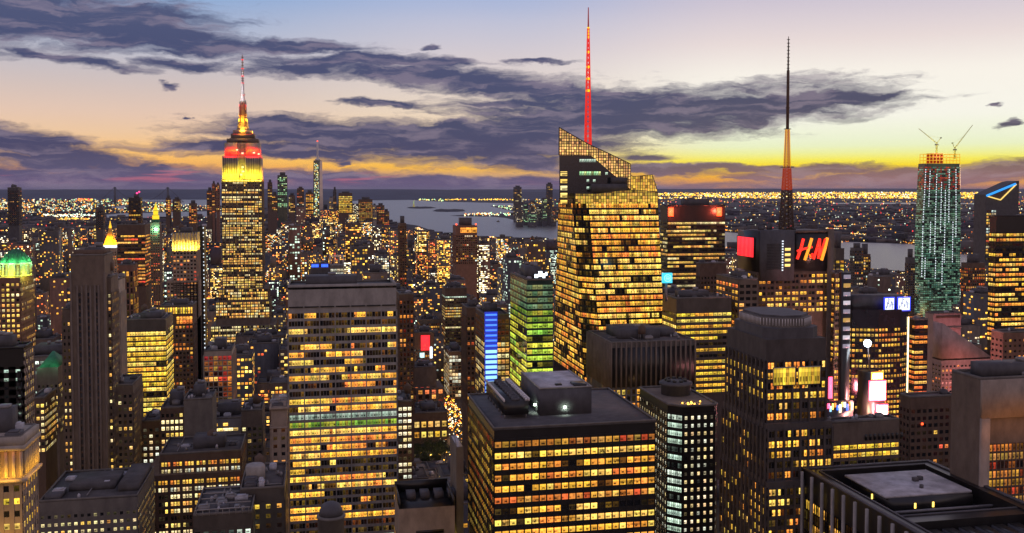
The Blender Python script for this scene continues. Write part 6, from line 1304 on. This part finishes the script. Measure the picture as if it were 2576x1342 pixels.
# ================================================================== long suspension bridge at the harbour mouth
D = 16500.
xa, xb_ = at(289, 480, D)[0], at(422, 480, D)[0]
r = empty('suspension_bridge', 'faint suspension bridge with two towers across the harbour mouth on the horizon', 'bridge', ((xa+xb_)/2, D, 0)); L_ = (xb_-xa)/2; zt = at(350, 471, D)[2]; zd = 62
for s_ in (-1, 1):
    m = MB(); m.box(s_*L_-14, s_*L_+14, -18, -8, 0, zt); m.box(s_*L_-14, s_*L_+14, 8, 18, 0, zt); m.box(s_*L_-13, s_*L_+13, -8, 8, zt-22, zt-2); m.box(s_*L_-13, s_*L_+13, -8, 8, zd+40, zd+56); m.build('tower', 'slate', r)
MB().box(-L_*1.6, L_*1.6, -15, 15, zd, zd+9).build('deck', 'slate', r)
m = MB(); n_ = 20
cz_ = lambda t: zd+14+(zt-zd-16)*(2*t-1)**2
for k_ in range(n_): t0, t1 = k_/n_, (k_+1)/n_; m.bar(((2*t0-1)*L_, -12, cz_(t0)), ((2*t1-1)*L_, -12, cz_(t1)), 6)
for s_ in (-1, 1): m.bar((s_*L_, -12, zt-2), (s_*L_*1.6, -12, zd+6), 6)
for k_ in range(1, 20): t0 = k_/20; m.bar(((2*t0-1)*L_, -12, cz_(t0)), ((2*t0-1)*L_, -12, zd), 2.4)
m.build('cable', 'slate', r)
# ================================================================== harbour statue
q = gnd(1041, 522.5); D = q[1]
r = empty('harbour_statue', 'tiny pale green lit statue on its pedestal beside the dark harbour island', 'statue', (q[0], D, 0)); zt = at(1041, 503.5, D)[2]
emat('statue_lit', (190,220,120), .55)  # light falling on statue and pedestal put into their own glow
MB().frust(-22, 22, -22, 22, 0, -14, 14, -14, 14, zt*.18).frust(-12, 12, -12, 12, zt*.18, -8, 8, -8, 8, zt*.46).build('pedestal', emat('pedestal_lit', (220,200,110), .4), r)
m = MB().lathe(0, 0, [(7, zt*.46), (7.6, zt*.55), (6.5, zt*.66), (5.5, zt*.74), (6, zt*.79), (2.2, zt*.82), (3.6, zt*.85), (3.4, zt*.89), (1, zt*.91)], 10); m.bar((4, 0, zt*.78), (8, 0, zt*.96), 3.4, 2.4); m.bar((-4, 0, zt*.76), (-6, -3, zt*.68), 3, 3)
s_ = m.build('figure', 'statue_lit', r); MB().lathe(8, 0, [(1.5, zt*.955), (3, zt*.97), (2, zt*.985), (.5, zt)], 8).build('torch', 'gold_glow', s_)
# ================================================================== boats
for i_, (u, v, l_) in enumerate(((1402,546,60),(1253,559,26))):
    q = gnd(u, v); r = empty('ferry', ['dark low vessel on the bay left of the slanted glass skyscraper','small dark boat in the middle of the bay'][i_], 'boat', (q[0], q[1], .6))
    MB().frust(-l_*.42, l_*.42, -6, 6, 0, -l_*.5, l_*.5, -7, 7, 5).build('hull', 'slate', r); h = MB().box(-l_*.3, l_*.3, -5, 5, 5, 10).box(-l_*.1, l_*.12, -4, 4, 10, 14).build('cabin', 'greystone', r)
    MB().box(l_*.02, l_*.06, -5.3, -5.05, 7, 8).build('lamp', 'neon_pale', h)
# ------------------------------------------------------------------ the square with trees beside the glittering street
def tree(label, x, y, h, seed):
    r = empty('tree', label, 'tree', (x, y, 0), 0, 'trees in the small square'); rt = np.random.default_rng(seed)
    m = MB(); m.bar((0,0,0), (.2,.1,h*.45), .7, .4); limbs = []
    for k_ in range(6): a = k_*1.05+rt.random(); p = (math.cos(a)*h*.25, math.sin(a)*h*.25, h*rt.uniform(.6, .85)); m.bar((.2,.1,h*.42), p, .32, .12); limbs.append(p)
    m.build('trunk', 'bark', r)
    n = 900; V = []; 
    cl = np.array(limbs+[(0, 0, h*.85)]); c = cl[rt.integers(len(cl), size=n)]+rt.normal(0, h*.1, (n, 3)); s_ = rt.uniform(.25, .55, n)
    A = rt.normal(0, 1, (n, 3)); A /= np.linalg.norm(A, axis=1)[:, None]; Bv = np.cross(A, rt.normal(0, 1, (n, 3))); Bv /= np.linalg.norm(Bv, axis=1)[:, None]
    q = np.stack([c-A*s_[:, None]-Bv*s_[:, None]*.6, c+A*s_[:, None]-Bv*s_[:, None]*.6, c+A*s_[:, None]+Bv*s_[:, None]*.6, c-A*s_[:, None]+Bv*s_[:, None]*.6], 1)
    mk('crown', q.reshape(-1, 3), np.arange(n*4).reshape(n, 4), 'leaf', r)
TR = [(1052,1150),(1066,1162),(1080,1148),(1095,1160),(1108,1145),(1118,1165),(1072,1180),(1100,1182),(1044,1176)]
names_ = ['leftmost tree of the lamplit square, beside the slim pale-windowed block','tree just right of the leftmost one in the lamplit square','tree at the back of the lamplit square, third from the left','middle tree of the lamplit square','tree at the back right of the lamplit square','rightmost tree of the lamplit square, by the street','front tree of the square, left of its centre','front tree of the square, right of its centre','front corner tree of the square against the slim block']
for i_, (u, v) in enumerate(TR):
    q = gnd(u, v); tree(names_[i_], q[0], q[1], 13+i_ % 3*2, i_)
FOOT.append((gnd(1036, 1190)[0]-10, gnd(1128, 1140)[0]+10, 880, 970, 1036, 1128, 1195, 965, 1100)); FOOT.append((136, 168, 900, 1170, 1128, 1166, 1140, 1040, 1043))
for i_ in range(12):
    q = gnd(1040+i_*8+RS.uniform(-2, 2), 1150+RS.uniform(-8, 30))
    r = empty('street_lamp', '', 'street lamp', (q[0], q[1], 0), 0, 'street lamps round the small square')
    r['label'] = 'one of the warm street lamps among the trees of the small square'
    MB().bar((0,0,0), (0,0,7), .22, .16).bar((0,0,7), (1.0,0,7.3), .16).build('pole', 'steel', r)
    MB().box(.5, 1.7, -.5, .5, 7.1, 7.6).build('lamp_head', 'lamp_warm', r)
    if i_ % 2: l = bpy.data.objects.new('lamp_glow', bpy.data.lights.new('lamp_glow', 'POINT')); l.data.energy = 2500; l.data.color = (1,.7,.3); l.data.shadow_soft_size = .4; l.location = (1.1, 0, 6.6); link(l, r)
NHAND = len([o for o in COL.objects if o.parent is None and o.get("category") and o.get("kind") is None])
# ------------------------------------------------------------------ the ordinary blocks between the towers
rg = np.random.default_rng(21)
GB = []
def capheight(x0, x1, y0):
    """tallest block on this lot that leaves every named tower behind it as visible as it is"""
    us_ = []
    for x in (x0, x1): us_.append(UC+F*math.tan(math.atan2(x, y0)-YAW))
    a, b = min(us_), max(us_)
    cap = 1e9
    for (fx0, fx1, fy0, fy1, fu0, fu1, fvb, fD, fvt) in FOOT:
        if fD > y0 and fu1 > a and fu0 < b:
            z = at((max(a, fu0)+min(b, fu1))/2, fvb, y0)[2]; cap = min(cap, z)
    return a, b, cap
def ceil_v(u, y):          # how high the carpet of roofs reaches
    return 0
def hits(x0, x1, y0, y1): return any(x1 > f[0] and x0 < f[1] and y1 > f[2] and y0 < f[3] for f in FOOT)
y = 230.0
while y < 7000:
    blk = 62 if y < 3400 else 90
    lotd = blk/2 if y < 2600 else blk/2
    for half in (0, 1):
        y0 = y+half*lotd; y1 = y0+lotd-1.5
        xl = y0*math.tan(YAW+math.atan((-60-UC)/F)); xr = y0*math.tan(YAW+math.atan((2640-UC)/F))
        x = xl - (xl % 20)
        while x < xr:
            w = rg.uniform(14, 34) if y < 2600 else rg.uniform(22, 55)
            ax = (x+150) % 270            # avenues
            if ax < 26: x += 26-ax+.5; continue
            if ax+w > 270: w = 270-ax
            if w < 9: x += w+.5; continue
            x0, x1 = x, x+w; x += w+(0 if rg.random() < .8 else 4)
            u, v = proj(((x0+x1)/2, y0, 0))
            if v > 1900 or wet(u, v) or wet(u-10, v) or wet(u+10, v): continue
            if y0 > 3000 and (v < 500): continue
            # the island's edges
            if u < 560 and y0 > 5600: continue
            if u > 1420 and y0 > 2600 and v < 640: continue
            if hits(x0, x1, y0, y1): continue
            r_ = rg.random()
            mean = (46 if y0 < 2600 else 38) if y0 > 1300 else 66
            if y0 > 4300: mean = 34+30*math.exp(-((u-830)/130)**2)
            h = rg.gamma(4, mean/4)
            if r_ < .12: h *= 2.2
            h = max(h, 12)
            a, b, cap = capheight(x0, x1, y0)
            if h > cap-1: h = cap-rg.uniform(1, 10)
            # keep the open sight of bay, river and sky
            uu = (a+b)/2; lim = 1e9
            if 930 < uu < 1420: lim = at(uu, 596+max(0, (uu-1150)*.03) if uu > 1130 else 566+(uu-930)*.1, y0)[2]
            elif 2090 < uu < 2310: lim = at(uu, 690, y0)[2]
            elif uu >= 2310: lim = at(uu, 668, y0)[2]
            elif uu > 1640: lim = at(uu, 640, y0)[2]
            elif uu < 560: lim = at(uu, 572, y0)[2]
            else: lim = at(uu, 512 if y0 > 4000 else 560, y0)[2]
            if h > lim: h = lim-rg.uniform(0, 8)
            if h < 9: 
                if cap < 9 or lim < 9: h = 9 if min(cap, lim) > 0 else 0
                else: h = 9
            if h <= 6: continue
            vt_ = proj(((x0+x1)/2, y0, h))[1]
            if vt_ > 1345: continue
            GB.append([x0, x1, y0, y1, h, a, b, vt_])
    y += blk+15
# how much of each block shows: paint the picture front to back on a coarse raster
WQ, HQ = 644, 340; buf = np.zeros((HQ, WQ), int)
items = [(f[2], f[4], f[5], f[8], f[6]+400, -1) for f in FOOT]+[(g[2], g[5], g[6], g[7], 1400, i) for i, g in enumerate(GB)]
items.sort()
vis = np.zeros(len(GB))
for (d_, a, b, vt_, vb_, i) in items:
    x0, x1 = int(max(0, a/4)), int(min(WQ, b/4+1)); t0, t1 = int(max(0, vt_/4)), int(min(HQ, vb_/4))
    if x1 <= x0 or t1 <= t0: continue
    s_ = buf[t0:t1, x0:x1]; m_ = s_ == 0
    if i >= 0: vis[i] = m_.sum()
    s_[m_] = 1
order = np.argsort(-vis); NIND = 300-NHAND
single = set(int(i) for i in order[:NIND] if vis[i] > 5)
print('generic', len(GB), 'single', len(single), 'hand', NHAND)
def gwin(x0, x1, y0, y1, h, r, far):
    """a few lit windows on the street front and on the side that faces the viewer"""
    fl = 3.4 if not far else 4.2; bay = 3.2 if not far else 5.0; Q = []; C = []
    p = min(.75, r.gamma(2.0, .14)+(.06 if y0 > 1500 else .03)) if r.random() < .8 else r.uniform(.35, .75)
    pal = PAL[['mix','warm','orange','pale','white','warm','warm','mix','orange','pale','cool' if not far else 'white'][r.integers(11)]]
    ws, hs = (2.1, 1.9) if not far else (3.2, 2.6)
    wide = r.random() < .16
    if wide: ws = bay*.92; hs = 1.9
    for side in (0, 1):
        if side == 0: L_ = x1-x0
        else: L_ = y1-y0
        n = int(L_/bay); m_ = min(int((h-2)/fl), 26)
        if n < 1 or m_ < 1: continue
        I, J = np.meshgrid(np.arange(n), np.arange(m_)); on = r.random(I.shape) < p*(.7 if side else 1)*r.uniform(.4, 1.6, (m_, 1)); I = I[on]; J = J[on]
        if not len(I): continue
        s0 = (L_-n*bay)/2+I*bay+(bay-ws)/2; z0 = h-2-(J+1)*fl+.9
        if side == 0:
            q = np.stack([np.stack([x0+s0, np.full(len(s0), y0-.08), z0], -1), np.stack([x0+s0+ws, np.full(len(s0), y0-.08), z0], -1), np.stack([x0+s0+ws, np.full(len(s0), y0-.08), z0+hs], -1), np.stack([x0+s0, np.full(len(s0), y0-.08), z0+hs], -1)], 1)
        else:
            X = x0-.08 if x0 > 0 else x1+.08; X = np.full(len(s0), X)
            q = np.stack([np.stack([X, y0+s0, z0], -1), np.stack([X, y0+s0+ws, z0], -1), np.stack([X, y0+s0+ws, z0+hs], -1), np.stack([X, y0+s0, z0+hs], -1)], 1)
        Q.append(q); C.append(pal[r.integers(len(pal), size=len(I))]*(r.gamma(2.2, .45, (len(I), 1)))*(1.6 if y0 < 1500 else 2.4))
    if Q: return np.concatenate(Q), np.concatenate(C), p, wide
    return None, None, p, wide
def uvfor(n, r): 
    I = r.integers(0, 900, n); J = r.integers(0, 900, n); e = .001
    return np.stack([np.stack([I+e, J+e], -1), np.stack([I+1-e, J+e], -1), np.stack([I+1-e, J+1-e], -1), np.stack([I+e, J+1-e], -1)], 1)
mass = MB(); MQ, MC = [], []
NAMES_ = []
for i, g in enumerate(GB):
    x0, x1, y0, y1, h, a, b, vt_ = g; r = np.random.default_rng(i+5); far = y0 > 2600
    setb = r.random() < .35 and h > 25 and x1-x0 > 16
    h1 = h*r.uniform(.6, .85) if setb else h
    q, c, p, wide = gwin(x0, x1, y0, y1, h1, r, far)
    t_ = tint(r)
    if vis[i] < 1 and i not in single: 
        continue
    if i in single:
        cx, cy = (x0+x1)/2, (y0+y1)/2; w, d = x1-x0, y1-y0
        m_ = MB().box(-w/2, w/2, -d/2, d/2, 0, h1); in_ = r.uniform(2.5, 5)
        if setb:
            m_.box(-w/2+in_, w/2-in_, -d/2+in_, d/2-in_, h1, h)
            q2, c2, _, _ = gwin(x0+in_, x1-in_, y0+in_, y1-in_, h, r, far)
            if q2 is not None:
                k_ = q2[:, 0, 2] > h1+.5; q2, c2 = q2[k_], c2[k_]
                if len(q2): q, c = (q2, c2) if q is None else (np.concatenate([q, q2]), np.concatenate([c, c2]))
        for k2 in range(int(w/4)) if (r.random() < .4 and not far) else []:      # shallow piers
            xx = -w/2+2+k2*4; m_.box(xx-.3, xx+.3, -d/2-.07, -d/2, 0, h1)
        wn = ['brown','umber','brick','greystone','slate','umber','slate','spandrel'][r.choice(8, p=[.24,.18,.14,.16,.12,.04,.06,.06])]
        root = empty('building', '', 'building', (cx, cy, 0)); m_.build('wall', wn, root)
        if not far: roofstuff(root, w-(2*in_ if setb else 0), d-(2*in_ if setb else 0), h, r, .8, tank=.35, big=not setb and w > 18)
        else: MB().box(-w/5, w/4, -d/5, d/5, h, h+r.uniform(2, 5)).build('penthouse', 'slate', root)
        if q is not None:
            q = q-np.array([cx, cy, 0]); ob = quads_obj('window' if len(q) == 1 else 'windows', q, c, uvfor(len(q), r), root); ob['kind'] = 'stuff'
        GIND.append((root, x0, x1, y0, y1, h, a, b, vt_, p, wide, wn, setb, far))
    else:
        mass.box(x0, x1, y0, y1, 0, h1, t_)
        if setb: mass.box(x0+3, x1-3, y0+3, y1-3, h1, h, t_)
        if not far:
            for _ in range(r.integers(1, 4)):
                xx = r.uniform(x0+3, x1-3); yy = r.uniform(y0+3, y1-3); s_ = r.uniform(1, 3); mass.box(xx-s_, xx+s_, yy-s_, yy+s_, h, h+r.uniform(1.5, 4), t_*.7)
        if q is not None: MQ.append(q); MC.append(c)
tag(mass.build('city_blocks', 'city_wall'), 'dense carpet of small dark blocks between the towers', 'city blocks', kind='stuff')
MQ = np.concatenate(MQ); MC = np.concatenate(MC); o = quads_obj('window_lights', MQ, MC, uvfor(len(MQ), rg), None)
tag(o, 'scattered small lit windows of the far city blocks', 'city lights', kind='stuff')
print('mass windows', len(MQ))
# street lamps and traffic seen down the avenues and cross streets
P, S, C = [], [], []
for k_ in range(-9, 16):
    xa = -150+13+k_*270
    yy = 260.0
    while yy < 6500:
        u, v = proj((xa, yy, 5))
        if -50 < u < 2620 and not wet(u, v):
            for q_ in range(3): P.append((xa+rg.uniform(-11, 11), yy+rg.uniform(0, 10), rg.uniform(1, 9))); S.append(max(.5, yy*.00055)*rg.uniform(.6, 1.3)); k2 = ['warm','white','orange','white','red'][rg.integers(5)]; C.append(PAL[k2][rg.integers(3)]*rg.uniform(1, 3))
        yy += 14 if yy < 2500 else 26
yy = 230.0
while yy < 3600:
    for xx in np.arange(-1200, 2200, 30):
        u, v = proj((xx, yy-8, 5))
        if -50 < u < 2620 and not wet(u, v): P.append((xx+rg.uniform(-8, 8), yy-8+rg.uniform(-4, 4), rg.uniform(1, 8))); S.append(max(.45, yy*.0005)); C.append(PAL[['warm','white','orange'][rg.integers(3)]][rg.integers(3)]*rg.uniform(.8, 2))
    yy += 77
for _ in range(420):
    yy = rg.uniform(900, 1170); P.append((152+rg.uniform(-13, 13), yy, rg.uniform(1, 8))); S.append(rg.uniform(.5, 1.0)); C.append(PAL[['white','warm','red','white','orange'][rg.integers(5)]][rg.integers(3)]*rg.uniform(1.5, 4))
lights_obj('street_lights', P, S, C, 'white and amber lamps and traffic lights down the streets')

# added fill lights standing in for lamps and traffic at street level
for xa in (-407, -137, 133, 403, 673, 943, 1213):
    for yy in range(300, 2700, 170 if xa in (133, 403) else 240):
        u, v = proj((xa, yy, 10))
        if -150 < u < 2750:
            l = bpy.data.objects.new('street_glow', bpy.data.lights.new('street_glow', 'POINT')); l.data.energy = 45000*(yy/900 if yy > 900 else 1); l.data.color = (1, .55, .22); l.data.shadow_soft_size = 6; l.location = (xa, yy, 14); link(l)
# ------------------------------------------------------------------ describe the single ordinary blocks by look and by what they stand beside
MARKS = [(610,300,900,'the red-crowned skyscraper'),(860,700,1300,'the concrete ribbon tower'),(1530,320,950,'the slanted glass skyscraper'),(2000,570,1000,'the red sign tower'),(2360,390,800,'the crane-topped tower'),
 (220,640,1190,'the black-striped tower'),(365,800,1060,'the blazing yellow tower'),(450,590,780,'the yellow-crowned pale tower'),(1172,570,720,'the orange-crowned brown tower'),(1245,790,970,'the blue light display'),(1445,1000,1342,'the black roofed slab'),
 (1750,520,740,'the red-lamped slab'),(1775,750,945,'the yellow ribbon tower'),(2210,740,1010,'the white rooftop screens'),(2590,550,830,'the dark-capped yellow tower'),(20,640,880,'the green domed tower'),(275,556,700,'the gold pyramid'),(800,355,530,'the far needle spire'),
 (1015,560,720,'the dark tower with red beacons'),(1150,1130,1342,'the thin concrete shaft'),(2380,790,950,'the pink hotel'),(1955,850,1342,'the stepped drum tower'),(545,880,1030,'the pinkish pier building'),(2450,950,1342,'the blank grey edge tower'),(1085,845,925,'the red glowing panel'),(1350,700,950,'the green glass tower'),(805,676,712,'the blue neon sign'),(2333,1170,1342,'the nearest black roof')]
cw = {'brown':'brown','umber':'grey brown','brick':'brick','greystone':'grey','slate':'slate dark','limestone':'pale stone','concrete':'concrete grey','spandrel':'charcoal'}
seen_l = {}
for g in sorted(GIND, key=lambda g: g[8]):
    root, x0, x1, y0, y1, h, a, b, vt_, p, wide, wn, setb, far_ = g
    uc = (a+b)/2; best = min(MARKS, key=lambda mk_: (abs(mk_[0]-uc)*1.0+max(0, mk_[1]-vt_)*1.2+max(0, vt_-mk_[2])*1.2))
    du = uc-best[0]; side = ('left of' if du < 0 else 'right of')
    if vt_ > best[2]-10 and abs(du) < 60: side = 'below'
    near = 'just ' if abs(du) < 70 else ('' if abs(du) < 160 else 'well ')
    if side == 'below': near = ''
    size = 'low' if h < 28 else ('mid-height' if h < 60 else 'tall'); shape = 'stepped ' if setb else ''; wd = 'narrow ' if (b-a) < 24 else ('broad ' if b-a > 50 else '')
    win = 'with strip windows' if wide else ('almost unlit' if p < .07 else ('with few lit windows' if p < .14 else ('with scattered lit windows' if p < .28 else 'full of lit windows')))
    base = f"{size} {wd}{shape}{cw[wn]} block {win} {near}{side} {best[3]}"
    seen_l.setdefault(base, []).append(root)
ORD = ['first','second','third'] and ['highest','second highest','third highest','fourth highest','fifth highest','sixth highest','seventh highest','eighth highest','ninth highest','tenth highest','eleventh highest','twelfth highest']
for k_, rs2 in seen_l.items():
    for i, r_ in enumerate(rs2):
        words = k_ if len(rs2) == 1 else f"{ORD[min(i, 11)]} {k_}"
        words = words.split()
        while len(words) > 16:
            for x in ('just','well','lit','the','narrow','broad','scattered','block','tower'):
                if x in words: words.remove(x); break
            else: break
        r_['label'] = ' '.join(words); r_['category'] = 'building'; r_['group'] = 'ordinary city blocks'
print('windows as objects', NWIN[0], 'objects', len(bpy.data.objects))
# ------------------------------------------------------------------ the evening air
HZ = 152000.0
o = MB().box(-HZ, HZ, -60000, HZ, -3, 600).build('haze', 'earth'); o['kind'] = 'stuff'
m = bpy.data.materials.new('evening_air'); m.use_nodes = True; t = m.node_tree; t.nodes.clear()
v = t.nodes.new('ShaderNodeVolumePrincipled'); v.inputs['Color'].default_value = (.62, .66, .9, 1); v.inputs['Density'].default_value = 7e-6; v.inputs['Anisotropy'].default_value = .2
t.links.new(v.outputs[0], t.nodes.new('ShaderNodeOutputMaterial').inputs['Volume']); o.data.materials.clear(); o.data.materials.append(m)
o['label'] = 'thin blue evening haze over the city and harbour'; o['category'] = 'haze'
